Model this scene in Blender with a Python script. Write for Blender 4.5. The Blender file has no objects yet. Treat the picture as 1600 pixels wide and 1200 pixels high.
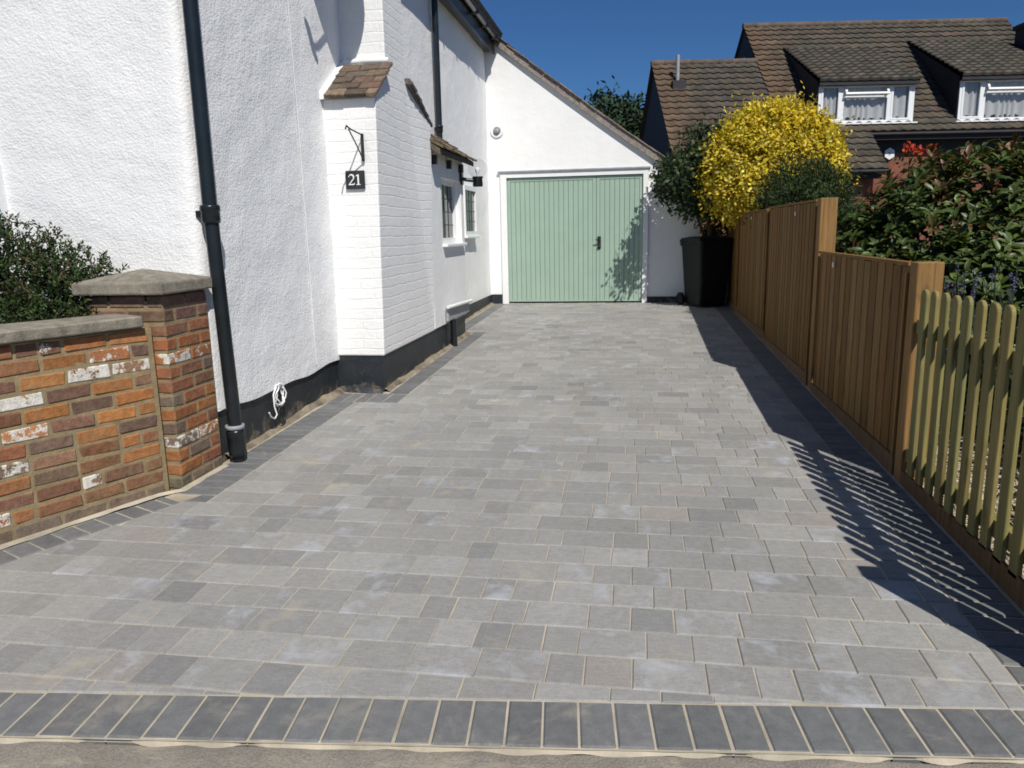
import bpy, math, random
from mathutils import Vector, Matrix, noise
R_ = math.radians
random.seed(7)
sc = bpy.context.scene
col = sc.collection

# ------------------------------------------------------------------ camera
cam_d = bpy.data.cameras.new('camera'); cam = bpy.data.objects.new('camera', cam_d); col.objects.link(cam)
F_PX, PITCH, ROLL, YAW = 1189.44, R_(11.35298), R_(-1.21635), R_(9.47229)
EYE = Vector((0, 0, 1.42))
fw = Vector((-math.sin(YAW)*math.cos(PITCH), math.cos(YAW)*math.cos(PITCH), -math.sin(PITCH)))
rt = Vector((math.cos(YAW), math.sin(YAW), 0)); up = rt.cross(fw)
r2 = math.cos(ROLL)*rt + math.sin(ROLL)*up; u2 = -math.sin(ROLL)*rt + math.cos(ROLL)*up
cam.matrix_world = Matrix(((r2.x, u2.x, -fw.x, EYE.x), (r2.y, u2.y, -fw.y, EYE.y), (r2.z, u2.z, -fw.z, EYE.z), (0, 0, 0, 1)))
cam_d.sensor_fit = 'HORIZONTAL'; cam_d.sensor_width = 36.0; cam_d.lens = 36.0*F_PX/1600.0
cam_d.clip_start = 0.05; cam_d.clip_end = 600
sc.camera = cam

# ------------------------------------------------------------------ sky, sun, exposure
SUN_EL = R_(47.5); SUN_H = Vector((0.485, -0.874, 0)).normalized()
SUN = Vector((SUN_H.x*math.cos(SUN_EL), SUN_H.y*math.cos(SUN_EL), math.sin(SUN_EL)))
w = bpy.data.worlds.new('World'); sc.world = w; w.use_nodes = True
nt = w.node_tree; bg = nt.nodes['Background']
sky = nt.nodes.new('ShaderNodeTexSky'); sky.sky_type = 'NISHITA'; sky.sun_disc = False
sky.sun_elevation = SUN_EL; sky.sun_rotation = math.atan2(SUN_H.x, SUN_H.y)
sky.altitude = 0; sky.air_density = 0.85; sky.dust_density = 0.1; sky.ozone_density = 10.0
tint = nt.nodes.new('ShaderNodeMix'); tint.data_type = 'RGBA'; tint.blend_type = 'MULTIPLY'; tint.inputs[0].default_value = 1.0
tint.inputs[7].default_value = (0.74, 1.0, 1.16, 1)      # deep summer blue
nt.links.new(sky.outputs[0], tint.inputs[6]); nt.links.new(tint.outputs[2], bg.inputs[0]); bg.inputs[1].default_value = 0.055
sun_d = bpy.data.lights.new('sun', 'SUN'); sun = bpy.data.objects.new('sun', sun_d); col.objects.link(sun)
sun_d.energy = 4.6; sun_d.angle = R_(0.5); sun_d.color = (1.0, 0.955, 0.88)
sun.rotation_euler = (-SUN).to_track_quat('-Z', 'Y').to_euler(); sun.location = SUN*60
sc.cycles.filter_width = 1.75
sc.view_settings.view_transform = 'Standard'; sc.view_settings.look = 'None'
sc.view_settings.exposure = 0.0; sc.view_settings.gamma = 1.0; sc.view_settings.use_curve_mapping = False

# ------------------------------------------------------------------ material helpers
def new_mat(name):
    m = bpy.data.materials.new(name); m.use_nodes = True
    n = m.node_tree; b = n.nodes['Principled BSDF']
    return m, n, b
def nd(n, t, **kw):
    x = n.nodes.new(t)
    for k, v in kw.items(): setattr(x, k, v)
    return x
def L(n, a, b): n.links.new(a, b)
def coords(n, scale=(1, 1, 1), kind='Object'):
    tc = nd(n, 'ShaderNodeTexCoord'); mp = nd(n, 'ShaderNodeMapping'); mp.inputs['Scale'].default_value = scale
    L(n, tc.outputs[kind], mp.inputs['Vector']); return mp.outputs[0]
def noise_tex(n, vec, scale, detail=4, rough=0.6, dist=0.0):
    t = nd(n, 'ShaderNodeTexNoise'); t.inputs['Scale'].default_value = scale; t.inputs['Detail'].default_value = detail
    t.inputs['Roughness'].default_value = rough; t.inputs['Distortion'].default_value = dist
    L(n, vec, t.inputs['Vector']); return t.outputs['Fac']
def ramp(n, fac, stops):
    r = nd(n, 'ShaderNodeValToRGB'); e = r.color_ramp.elements
    while len(e) < len(stops): e.new(0.5)
    for i, (p, c) in enumerate(stops):
        e[i].position = p; e[i].color = (c, c, c, 1) if isinstance(c, (int, float)) else (*c, 1)
    L(n, fac, r.inputs[0]); return r.outputs[0]
def mix(n, fac, a, b, mode='MIX'):
    m = nd(n, 'ShaderNodeMix', data_type='RGBA', blend_type=mode)
    for s, v in ((0, fac), (6, a), (7, b)):
        if isinstance(v, (int, float)): m.inputs[s].default_value = v
        elif isinstance(v, tuple): m.inputs[s].default_value = (*v, 1)
        else: L(n, v, m.inputs[s])
    return m.outputs[2]
def mth(n, op, a, b=0.0, clamp=False):
    m = nd(n, 'ShaderNodeMath', operation=op); m.use_clamp = clamp
    for i, v in enumerate((a, b)):
        if isinstance(v, (int, float)): m.inputs[i].default_value = v
        else: L(n, v, m.inputs[i])
    return m.outputs[0]
def bump(n, b, h, strength=0.4, dist=0.01, prev=None):
    x = nd(n, 'ShaderNodeBump'); x.inputs['Strength'].default_value = strength; x.inputs['Distance'].default_value = dist
    L(n, h, x.inputs['Height'])
    if prev is not None: L(n, prev, x.inputs['Normal'])
    L(n, x.outputs[0], b.inputs['Normal']); return x.outputs[0]
def attr(n):
    a = nd(n, 'ShaderNodeVertexColor', layer_name='tone'); return a.outputs['Color'], a.outputs['Alpha']
def simple(name, c, rough=0.6, var=0.15, scale=8, bscale=60, bstr=0.2, bdist=0.004, metal=0.0, spec=0.5, vary=(1, 1, 1)):
    m, n, b = new_mat(name); v = coords(n, vary)
    f = noise_tex(n, v, scale, 5, 0.65)
    dark = tuple(x*(1-var) for x in c); lite = tuple(min(1, x*(1+var)) for x in c)
    L(n, ramp(n, f, [(0.3, dark), (0.7, lite)]), b.inputs['Base Color'])
    b.inputs['Roughness'].default_value = rough; b.inputs['Metallic'].default_value = metal
    b.inputs['Specular IOR Level'].default_value = spec
    if bstr: bump(n, b, noise_tex(n, v, bscale, 4), bstr, bdist)
    return m
def toned(name, rough=0.7, var=0.2, scale=10, bscale=60, bstr=0.3, bdist=0.004, vary=(1, 1, 1), spec=0.4):
    """base colour comes from the mesh's own per-piece colours (attribute 'tone')"""
    m, n, b = new_mat(name); v = coords(n, vary); c, a = attr(n)
    f = ramp(n, noise_tex(n, v, scale, 5, 0.65), [(0.25, 1-var), (0.75, 1+var*0.6)])
    L(n, mix(n, 1.0, c, f, 'MULTIPLY'), b.inputs['Base Color'])
    b.inputs['Roughness'].default_value = rough; b.inputs['Specular IOR Level'].default_value = spec
    if bstr: bump(n, b, noise_tex(n, v, bscale, 4), bstr, bdist)
    return m

# ------------------------------------------------------------------ mesh builder
class MB:
    def __init__(s): s.v = []; s.f = []; s.c = []; s.mi = []; s.sm = []; s.cur = (1, 1, 1, 0); s.m = 0; s.smooth = False
    def add(s, vs, fs, c=None, smooth=None):
        o = len(s.v); s.v.extend(Vector(p) for p in vs)
        for f in fs:
            s.f.append(tuple(i+o for i in f)); s.c.append(c or s.cur); s.mi.append(s.m); s.sm.append(s.smooth if smooth is None else smooth)
    def box(s, a, b, c=None):
        x0, y0, z0 = a; x1, y1, z1 = b
        s.add([(x0,y0,z0),(x1,y0,z0),(x1,y1,z0),(x0,y1,z0),(x0,y0,z1),(x1,y0,z1),(x1,y1,z1),(x0,y1,z1)],
              [(0,3,2,1),(4,5,6,7),(0,1,5,4),(1,2,6,5),(2,3,7,6),(3,0,4,7)], c, False)
    def cbox(s, cen, dims, ax=None, bev=0.006, jit=0.0, c=None):
        """chamfered block; ax = three axes"""
        ax = ax or (Vector((1,0,0)), Vector((0,1,0)), Vector((0,0,1))); h = [d/2 for d in dims]
        bev = min(bev, min(h)*0.8); vs = []; idx = {}
        for sx in (-1, 1):
            for sy in (-1, 1):
                for sz in (-1, 1):
                    jv = Vector((random.uniform(-jit, jit) for _ in range(3))) if jit else Vector((0,0,0))
                    for k in range(3):
                        q = [sx*(h[0]-bev), sy*(h[1]-bev), sz*(h[2]-bev)]; q[k] = (sx, sy, sz)[k]*h[k]
                        idx[(sx,sy,sz,k)] = len(vs)
                        vs.append(Vector(cen) + ax[0]*q[0] + ax[1]*q[1] + ax[2]*q[2] + jv)
        fs = []
        for k in range(3):
            i, j = (k+1) % 3, (k+2) % 3
            for sg in (-1, 1):
                f = []
                for (a, b) in ((-1,-1),(1,-1),(1,1),(-1,1)):
                    t = [0,0,0]; t[k] = sg; t[i] = a; t[j] = b; f.append(idx[(*t, k)])
                fs.append(tuple(f if sg > 0 else f[::-1]))
            for a in (-1, 1):
                for b in (-1, 1):
                    t0 = [0,0,0]; t0[i] = a; t0[j] = b; t0[k] = -1; t1 = list(t0); t1[k] = 1
                    f = (idx[(*t0,i)], idx[(*t0,j)], idx[(*t1,j)], idx[(*t1,i)])
                    fs.append(f if a*b > 0 else f[::-1])
        for sx in (-1, 1):
            for sy in (-1, 1):
                for sz in (-1, 1):
                    f = (idx[(sx,sy,sz,0)], idx[(sx,sy,sz,1)], idx[(sx,sy,sz,2)]); fs.append(f if sx*sy*sz > 0 else f[::-1])
        s.add(vs, fs, c, False)
    def tube(s, pts, r, seg=10, c=None, caps=True):
        pts = [Vector(p) for p in pts]; n = len(pts); rs = r if isinstance(r, (list, tuple)) else [r]*n; vs = []; fs = []
        t0 = (pts[1]-pts[0]).normalized(); nrm = t0.orthogonal().normalized()
        for i, p in enumerate(pts):
            t = (pts[min(i+1, n-1)]-pts[max(i-1, 0)]).normalized()
            nrm = (nrm - t*nrm.dot(t)).normalized(); bn = t.cross(nrm)
            for k in range(seg):
                a = 2*math.pi*k/seg; vs.append(p + (nrm*math.cos(a) + bn*math.sin(a))*rs[i])
        for i in range(n-1):
            for k in range(seg):
                a, b = i*seg+k, i*seg+(k+1) % seg; fs.append((a, b, b+seg, a+seg))
        s.add(vs, fs, c, True)
        if caps:
            s.add(vs[:seg], [tuple(range(seg))[::-1]], c, False); s.add(vs[-seg:], [tuple(range(seg))], c, False)
    def lathe(s, cen, axis, prof, seg=20, c=None):
        """prof = list of (radius, distance along axis)"""
        axis = Vector(axis).normalized(); n1 = axis.orthogonal().normalized(); n2 = axis.cross(n1); vs = []; fs = []
        for (r, d) in prof:
            for k in range(seg):
                a = 2*math.pi*k/seg; vs.append(Vector(cen) + axis*d + (n1*math.cos(a)+n2*math.sin(a))*max(r, 1e-4))
        for i in range(len(prof)-1):
            for k in range(seg):
                a, b = i*seg+k, i*seg+(k+1) % seg; fs.append((a, b, b+seg, a+seg))
        s.add(vs, fs, c, True)
    def prism(s, poly, ext, c=None):
        """poly = 3D polygon, extruded by vector ext"""
        n = len(poly); e = Vector(ext); vs = [Vector(p) for p in poly] + [Vector(p)+e for p in poly]
        fs = [tuple(range(n))[::-1], tuple(range(n, 2*n))] + [(i, (i+1) % n, (i+1) % n+n, i+n) for i in range(n)]
        s.add(vs, fs, c, False)
    def build(s, name, mats, parent=None, local=False, loc=None):
        import bmesh
        org = Vector((0, 0, 0))
        if parent is not None and not local:
            org = Vector(parent.location); q = parent.parent
            while q is not None: org += Vector(q.location); q = q.parent
        elif loc is not None: org = Vector(loc)
        me = bpy.data.meshes.new(name)
        me.from_pydata([tuple(v-org) for v in s.v], [], s.f)
        if not isinstance(mats, (list, tuple)): mats = [mats]
        for m in mats: me.materials.append(m)
        me.polygons.foreach_set('material_index', s.mi); me.polygons.foreach_set('use_smooth', s.sm)
        ca = me.color_attributes.new('tone', 'FLOAT_COLOR', 'CORNER'); buf = []
        uv = me.uv_layers.new(name='uv'); ub = []
        for i, p in enumerate(me.polygons):
            cc = s.c[i]; cc = tuple(cc) + (0.0,) if len(cc) == 3 else cc
            nx, ny, nz = (abs(k) for k in p.normal)
            for vi in p.vertices:
                buf.extend(cc); P = s.v[vi]
                if nz >= nx and nz >= ny: ub.extend((P.x, P.y))
                elif nx >= ny: ub.extend((P.y, P.z))
                else: ub.extend((P.x, P.z))
        ca.data.foreach_set('color', buf); uv.data.foreach_set('uv', ub)
        me.update()
        o = bpy.data.objects.new(name, me); col.objects.link(o)
        if parent is not None: o.parent = parent
        elif loc is not None: o.location = org
        return o
def fix_normals(o):
    import bmesh
    bm = bmesh.new(); bm.from_mesh(o.data); bmesh.ops.recalc_face_normals(bm, faces=bm.faces); bm.to_mesh(o.data); bm.free()
def tag(o, label=None, cat=None, group=None, kind=None):
    if label: o['label'] = label
    if cat: o['category'] = cat
    if group: o['group'] = group
    if kind: o['kind'] = kind
    return o
def thing(name, loc, label, cat, group=None, rz=0.0):
    o = bpy.data.objects.new(name, None); col.objects.link(o); o.location = loc; o.rotation_euler = (0, 0, rz)
    o.empty_display_size = 0.2
    return tag(o, label, cat, group)
def rnd(a, b): return random.uniform(a, b)
def tone(c, v=0.1, hue=0.3):
    k = 1+rnd(-v, v); return tuple(x*k*(1+rnd(-v, v)*hue) for x in c)
def gz(y): return 0.02*min(y, 14.0)

# ------------------------------------------------------------------ materials
def mat_render():
    m, n, b = new_mat('white_roughcast'); v = coords(n)
    f = noise_tex(n, v, 1.1, 5, 0.6)
    c = ramp(n, f, [(0.3, (0.81, 0.815, 0.815)), (0.7, (0.87, 0.87, 0.865))])
    s = ramp(n, noise_tex(n, coords(n, (9, 9, 1.2)), 1.0, 6, 0.7), [(0.62, 0.0), (0.8, 0.35)])
    c = mix(n, s, c, (0.64, 0.64, 0.60))
    vo = nd(n, 'ShaderNodeTexVoronoi', feature='DISTANCE_TO_EDGE'); vo.inputs['Scale'].default_value = 1.05
    wv = nd(n, 'ShaderNodeTexNoise'); wv.inputs['Scale'].default_value = 3.0; wv.inputs['Detail'].default_value = 6; L(n, v, wv.inputs['Vector'])
    va = nd(n, 'ShaderNodeVectorMath', operation='MULTIPLY_ADD'); L(n, wv.outputs['Color'], va.inputs[0]); va.inputs[1].default_value = (0.5, 0.5, 0.5); L(n, v, va.inputs[2]); L(n, va.outputs[0], vo.inputs['Vector'])
    ck = mth(n, 'MULTIPLY', ramp(n, vo.outputs['Distance'], [(0.0, 1.0), (0.006, 0.0)]), ramp(n, noise_tex(n, v, 0.8, 2), [(0.52, 0.0), (0.62, 0.5)]))
    c = mix(n, ck, c, (0.42, 0.42, 0.40))
    gr = ramp(n, noise_tex(n, coords(n, (1, 1, 0.45)), 2.4, 7, 0.72), [(0.58, 0.0), (0.80, 0.30)]); c = mix(n, gr, c, (0.60, 0.59, 0.54))
    L(n, c, b.inputs['Base Color'])
    b.inputs['Roughness'].default_value = 0.75; b.inputs['Specular IOR Level'].default_value = 0.25
    h1 = noise_tex(n, coords(n, (1, 1, 1.25)), 62, 2.5, 0.5, 0.15); h2 = noise_tex(n, v, 5, 3); h3 = noise_tex(n, v, 24, 3)
    p = bump(n, b, h2, 0.4, 0.03); p = bump(n, b, h3, 0.25, 0.012, p); bump(n, b, ramp(n, h1, [(0.34, 0.0), (0.70, 1.0)]), 0.34, 0.0062, p)
    return m
def mat_white_brick():
    m, n, b = new_mat('painted_brick'); uv = coords(n, (1, 1, 1), 'UV'); ob = coords(n)
    wob = nd(n, 'ShaderNodeTexNoise'); wob.inputs['Scale'].default_value = 5; wob.inputs['Detail'].default_value = 3; L(n, ob, wob.inputs['Vector'])
    d = nd(n, 'ShaderNodeVectorMath', operation='MULTIPLY_ADD'); L(n, wob.outputs['Color'], d.inputs[0]); d.inputs[1].default_value = (0.034, 0.034, 0.034); L(n, uv, d.inputs[2])
    br = nd(n, 'ShaderNodeTexBrick'); br.inputs['Scale'].default_value = 1.0; br.inputs['Brick Width'].default_value = 0.235; br.inputs['Row Height'].default_value = 0.083
    br.inputs['Mortar Size'].default_value = 0.009; br.inputs['Mortar Smooth'].default_value = 0.9
    br.inputs['Color1'].default_value = (1,1,1,1); br.inputs['Color2'].default_value = (0.72,0.72,0.72,1); br.inputs['Mortar'].default_value = (0,0,0,1)
    L(n, d.outputs[0], br.inputs['Vector'])
    L(n, ramp(n, noise_tex(n, ob, 2.5, 5, 0.65), [(0.3, (0.78, 0.78, 0.77)), (0.7, (0.85, 0.85, 0.84))]), b.inputs['Base Color'])
    b.inputs['Roughness'].default_value = 0.6; b.inputs['Specular IOR Level'].default_value = 0.3
    p = bump(n, b, noise_tex(n, ob, 24, 4, 0.6), 0.5, 0.010); bump(n, b, br.outputs['Color'], 0.30, 0.008, p)
    return m
def mat_plain_white(name='white_masonry_paint'):
    m, n, b = new_mat(name); v = coords(n)
    L(n, ramp(n, noise_tex(n, v, 1.5, 5, 0.6), [(0.3, (0.79, 0.79, 0.78)), (0.7, (0.85, 0.85, 0.84))]), b.inputs['Base Color'])
    b.inputs['Roughness'].default_value = 0.7; b.inputs['Specular IOR Level'].default_value = 0.25
    p = bump(n, b, noise_tex(n, v, 3.5, 3), 0.35, 0.03); bump(n, b, noise_tex(n, v, 45, 3), 0.2, 0.005, p)
    return m
def mat_plinth():
    m, n, b = new_mat('black_bitumen_paint'); v = coords(n)
    base = ramp(n, noise_tex(n, v, 4, 5, 0.65), [(0.3, (0.010, 0.013, 0.017)), (0.75, (0.028, 0.034, 0.040))])
    sep = nd(n, 'ShaderNodeSeparateXYZ'); L(n, coords(n), sep.inputs[0])
    # splashed sand and worn patches, broken by noise
    f = mth(n, 'ADD', noise_tex(n, v, 7, 5, 0.7), mth(n, 'MULTIPLY', sep.outputs[2], -1.1))
    dirt = ramp(n, f, [(0.44, 0.0), (0.56, 0.75)])
    L(n, mix(n, dirt, base, (0.20, 0.165, 0.115)), b.inputs['Base Color'])
    b.inputs['Roughness'].default_value = 0.5
    bump(n, b, noise_tex(n, v, 22, 4), 0.5, 0.012); return m
def mat_paver():
    m, n, b = new_mat('grey_block_paving'); v = coords(n); c, a = attr(n)
    st = noise_tex(n, coords(n, (14, 120, 1)), 1.0, 4, 0.6); f = noise_tex(n, v, 34, 6, 0.7); fine = noise_tex(n, v, 190, 4, 0.75)
    c = mix(n, 1.0, c, ramp(n, f, [(0.25, 0.86), (0.75, 1.12)]), 'MULTIPLY')
    c = mix(n, 1.0, c, ramp(n, fine, [(0.25, 0.74), (0.5, 1.0), (0.75, 1.22)]), 'MULTIPLY')
    c = mix(n, 1.0, c, ramp(n, st, [(0.25, 0.88), (0.75, 1.10)]), 'MULTIPLY')
    c = mix(n, 1.0, c, ramp(n, noise_tex(n, v, 1.3, 4, 0.6), [(0.3, 0.93), (0.7, 1.06)]), 'MULTIPLY')
    # pale lime bloom on some blocks, sand left on the surface
    bl = mth(n, 'MULTIPLY', ramp(n, noise_tex(n, v, 7.5, 5, 0.6, 0.4), [(0.5, 0.0), (0.72, 1.0)]), a)
    c = mix(n, mth(n, 'MULTIPLY', bl, 0.75), c, (0.47, 0.50, 0.555))
    sd = ramp(n, noise_tex(n, coords(n, (1.5, 1.5, 1.5)), 2.3, 7, 0.62, 0.3), [(0.60, 0.0), (0.74, 0.55)])
    c = mix(n, sd, c, (0.46, 0.40, 0.29))
    L(n, c, b.inputs['Base Color']); b.inputs['Roughness'].default_value = 0.82; b.inputs['Specular IOR Level'].default_value = 0.3
    p = bump(n, b, noise_tex(n, v, 18, 3), 0.25, 0.006); bump(n, b, fine, 0.25, 0.0025, p); return m
def mat_border():
    m, n, b = new_mat('charcoal_block_paving'); v = coords(n); c, a = attr(n)
    fine = noise_tex(n, v, 240, 3, 0.6)
    c = mix(n, 1.0, c, ramp(n, noise_tex(n, v, 22, 5, 0.65), [(0.25, 0.8), (0.75, 1.2)]), 'MULTIPLY')
    c = mix(n, 1.0, c, ramp(n, fine, [(0.25, 0.85), (0.75, 1.2)]), 'MULTIPLY')
    sd = ramp(n, noise_tex(n, v, 3.4, 7, 0.68, 0.5), [(0.56, 0.0), (0.72, 0.6)])
    c = mix(n, sd, c, (0.36, 0.33, 0.265)); L(n, c, b.inputs['Base Color'])
    b.inputs['Roughness'].default_value = 0.8; b.inputs['Specular IOR Level'].default_value = 0.3
    bump(n, b, fine, 0.3, 0.003); return m
def mat_brick():
    m, n, b = new_mat('weathered_red_brick'); v = coords(n); c, a = attr(n)
    c = mix(n, 1.0, c, ramp(n, noise_tex(n, v, 30, 6, 0.7), [(0.25, 0.62), (0.75, 1.35)]), 'MULTIPLY')
    c = mix(n, ramp(n, noise_tex(n, v, 14, 5, 0.7), [(0.6, 0.0), (0.78, 0.45)]), c, (0.10, 0.075, 0.06))
    c = mix(n, ramp(n, noise_tex(n, v, 9, 6, 0.7, 0.4), [(0.52, 0.0), (0.74, 0.6)]), c, (0.29, 0.215, 0.125))
    c = mix(n, ramp(n, noise_tex(n, v, 5, 5, 0.65), [(0.58, 0.0), (0.76, 0.5)]), c, (0.105, 0.09, 0.06))
    pf = mth(n, 'SUBTRACT', a, ramp(n, noise_tex(n, v, 15, 6, 0.75), [(0.3, 0.0), (0.7, 1.0)]))
    pm = ramp(n, mth(n, 'MULTIPLY', pf, 6.0, True), [(0.0, 0.0), (0.4, 1.0)])
    c = mix(n, pm, c, ramp(n, noise_tex(n, v, 40, 4), [(0.3, (0.50, 0.47, 0.40)), (0.65, (0.74, 0.71, 0.64))])); L(n, c, b.inputs['Base Color'])
    b.inputs['Roughness'].default_value = 0.88; b.inputs['Specular IOR Level'].default_value = 0.2
    p = bump(n, b, noise_tex(n, v, 26, 5, 0.7), 0.7, 0.012); bump(n, b, noise_tex(n, v, 120, 3), 0.4, 0.004, p); return m
def mat_wood(name, grain=(26, 26, 1.3), var=0.45):
    m, n, b = new_mat(name); v = coords(n, grain); c, a = attr(n)
    g = noise_tex(n, v, 2.0, 6, 0.7, 0.8); k = noise_tex(n, coords(n, (7, 7, 2.2)), 1.6, 3, 0.5)
    c = mix(n, 1.0, c, ramp(n, g, [(0.25, 1-var), (0.75, 1+var*0.55)]), 'MULTIPLY')
    c = mix(n, ramp(n, k, [(0.62, 0.0), (0.74, 0.65)]), c, (0.07, 0.035, 0.015)); L(n, c, b.inputs['Base Color'])
    b.inputs['Roughness'].default_value = 0.78; b.inputs['Specular IOR Level'].default_value = 0.25
    bump(n, b, g, 0.35, 0.004); return m
def mat_leaf(name, rough=0.5, trans=0.25, spec=0.4):
    m, n, b = new_mat(name); c, a = attr(n); L(n, c, b.inputs['Base Color'])
    b.inputs['Roughness'].default_value = rough; b.inputs['Specular IOR Level'].default_value = spec
    t = nd(n, 'ShaderNodeBsdfTranslucent'); L(n, mix(n, 1.0, c, (1.0, 1.0, 0.55), 'MULTIPLY'), t.inputs['Color'])
    mx = nd(n, 'ShaderNodeMixShader'); mx.inputs[0].default_value = trans
    L(n, b.outputs[0], mx.inputs[1]); L(n, t.outputs[0], mx.inputs[2]); L(n, mx.outputs[0], n.nodes['Material Output'].inputs['Surface'])
    return m
def mat_glass(name, tint=(0.02, 0.03, 0.03), clear=0.0):
    m, n, b = new_mat(name); b.inputs['Base Color'].default_value = (*tint, 1); b.inputs['Roughness'].default_value = 0.03
    b.inputs['Specular IOR Level'].default_value = 0.6
    if clear:
        t = nd(n, 'ShaderNodeBsdfTransparent'); mx = nd(n, 'ShaderNodeMixShader')
        lw = nd(n, 'ShaderNodeLayerWeight'); lw.inputs[0].default_value = 0.5
        fz = ramp(n, lw.outputs['Facing'], [(0.0, 0.03), (0.6, 0.07), (0.95, 0.35)])
        g = nd(n, 'ShaderNodeBsdfGlossy'); g.inputs['Roughness'].default_value = 0.02
        L(n, fz, mx.inputs[0]); L(n, t.outputs[0], mx.inputs[1]); L(n, g.outputs[0], mx.inputs[2])
        t.inputs[0].default_value = (clear, clear, clear, 1)
        L(n, mx.outputs[0], n.nodes['Material Output'].inputs['Surface'])
    return m

M_render = mat_render(); M_wbrick = mat_white_brick(); M_white = mat_plain_white(); M_plinth = mat_plinth()
M_paver = mat_paver(); M_border = mat_border(); M_brick = mat_brick()
M_fence = mat_wood('brown_fence_timber', (30, 30, 1.1), 0.6); M_picket = mat_wood('green_treated_timber', (34, 34, 1.2), 0.5)
M_mortar = simple('sandy_mortar', (0.27, 0.21, 0.115), 0.95, 0.25, 12, 70, 0.6, 0.008)
M_sand = simple('kiln_dried_sand', (0.43, 0.38, 0.29), 0.95, 0.30, 5, 150, 0.5, 0.003)
M_conc = simple('weathered_concrete_coping', (0.235, 0.21, 0.165), 0.95, 0.38, 16, 90, 0.8, 0.006)
M_blackpipe = simple('black_gloss_paint', (0.012, 0.016, 0.019), 0.28, 0.3, 6, 30, 0.12, 0.004)
M_blackmat = simple('black_plastic', (0.016, 0.018, 0.020), 0.45, 0.25, 9, 90, 0.1, 0.002)
M_upvc = simple('white_window_plastic', (0.80, 0.81, 0.81), 0.35, 0.03, 5, 20, 0.03, 0.002)
M_door = simple('sage_green_paint', (0.315, 0.425, 0.345), 0.42, 0.05, 3, 18, 0.08, 0.004)
M_doorgap = simple('dark_door_gap', (0.03, 0.04, 0.035), 0.9, 0.1)
M_tile = toned('old_clay_tile', 0.9, 0.55, 24, 60, 0.7, 0.01)
M_ctile = toned('concrete_roof_tile', 0.9, 0.5, 2.2, 25, 0.6, 0.012)
M_glass = mat_glass('window_glass'); M_clear = mat_glass('clear_glass', clear=0.97)
M_netglass = mat_glass('thin_window_pane', clear=0.86)
M_lead = simple('lead_came', (0.05, 0.055, 0.06), 0.6, 0.2)
M_leadflash = simple('lead_flashing', (0.30, 0.31, 0.33), 0.55, 0.2)
M_curtain = simple('net_curtain', (0.72, 0.74, 0.74), 0.9, 0.05)
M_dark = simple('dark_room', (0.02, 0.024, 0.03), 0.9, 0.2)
M_bin = simple('bin_plastic', (0.006, 0.007, 0.008), 0.55, 0.2, 9, 90, 0.05, 0.002, 0.0, 0.3)
M_slate = simple('slate_plaque', (0.018, 0.022, 0.025), 0.5, 0.3, 20)
M_whitepaint = simple('white_lettering', (0.82, 0.82, 0.80), 0.5, 0.02)
M_iron = simple('wrought_iron', (0.02, 0.02, 0.022), 0.5, 0.3)
M_grey = simple('grey_dish_enamel', (0.25, 0.26, 0.27), 0.45, 0.1)
M_bark = simple('bark', (0.09, 0.065, 0.04), 0.95, 0.4, 18, 40, 0.8, 0.02)
M_nbrick = simple('neighbour_brick', (0.20, 0.075, 0.045), 0.9, 0.3, 6, 14, 0.5, 0.02)
M_ntimber = simple('dark_boarding_and_shade', (0.020, 0.020, 0.024), 0.7, 0.3, 3)  # dark timber; the near-black tone also carries the left gable's shade
M_leaf = mat_leaf('leaf_matte', 0.55, 0.3); M_gloss = mat_leaf('leaf_glossy', 0.42, 0.2, 0.4); M_yel = mat_leaf('leaf_golden', 0.5, 0.3)
M_needle = mat_leaf('needle_foliage', 0.6, 0.15, 0.25); M_far = mat_leaf('far_foliage', 0.7, 0.2, 0.2)
M_flower = mat_leaf('petal', 0.7, 0.3, 0.2)
M_foot = simple('mortar_haunch', (0.235, 0.195, 0.14), 0.95, 0.6, 5, 50, 0.9, 0.015)
def mat_gravel():
    m, n, b = new_mat('beige_gravel'); v = coords(n)
    vo = nd(n, 'ShaderNodeTexVoronoi'); vo.inputs['Scale'].default_value = 45; L(n, v, vo.inputs['Vector'])
    sep = nd(n, 'ShaderNodeSeparateColor'); L(n, vo.outputs['Color'], sep.inputs[0])
    L(n, ramp(n, sep.outputs[0], [(0.0, (0.22, 0.17, 0.11)), (0.5, (0.46, 0.38, 0.26)), (1.0, (0.62, 0.55, 0.42))]), b.inputs['Base Color'])
    b.inputs['Roughness'].default_value = 0.9
    bump(n, b, ramp(n, vo.outputs['Distance'], [(0.0, 1.0), (0.6, 0.0)]), 1.0, 0.02); return m
M_gravel = mat_gravel()
def mat_pavement():
    m, n, b = new_mat('old_concrete_pavement'); v = coords(n)
    c = ramp(n, noise_tex(n, v, 5, 7, 0.7), [(0.25, (0.20, 0.175, 0.145)), (0.75, (0.33, 0.30, 0.25))])
    c = mix(n, 1.0, c, ramp(n, noise_tex(n, v, 150, 3, 0.7), [(0.3, 0.7), (0.7, 1.2)]), 'MULTIPLY')
    c = mix(n, ramp(n, noise_tex(n, coords(n, (1, 2.2, 1)), 3.2, 7, 0.7, 0.5), [(0.54, 0.0), (0.68, 0.7)]), c, (0.45, 0.39, 0.29))
    L(n, c, b.inputs['Base Color']); b.inputs['Roughness'].default_value = 0.95
    p = bump(n, b, noise_tex(n, v, 14, 5), 0.6, 0.012); bump(n, b, noise_tex(n, v, 130, 3), 0.8, 0.005, p); return m
M_pave = mat_pavement()
M_soil = simple('garden_soil', (0.10, 0.075, 0.045), 0.95, 0.4, 6, 30, 0.8, 0.03)

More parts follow.
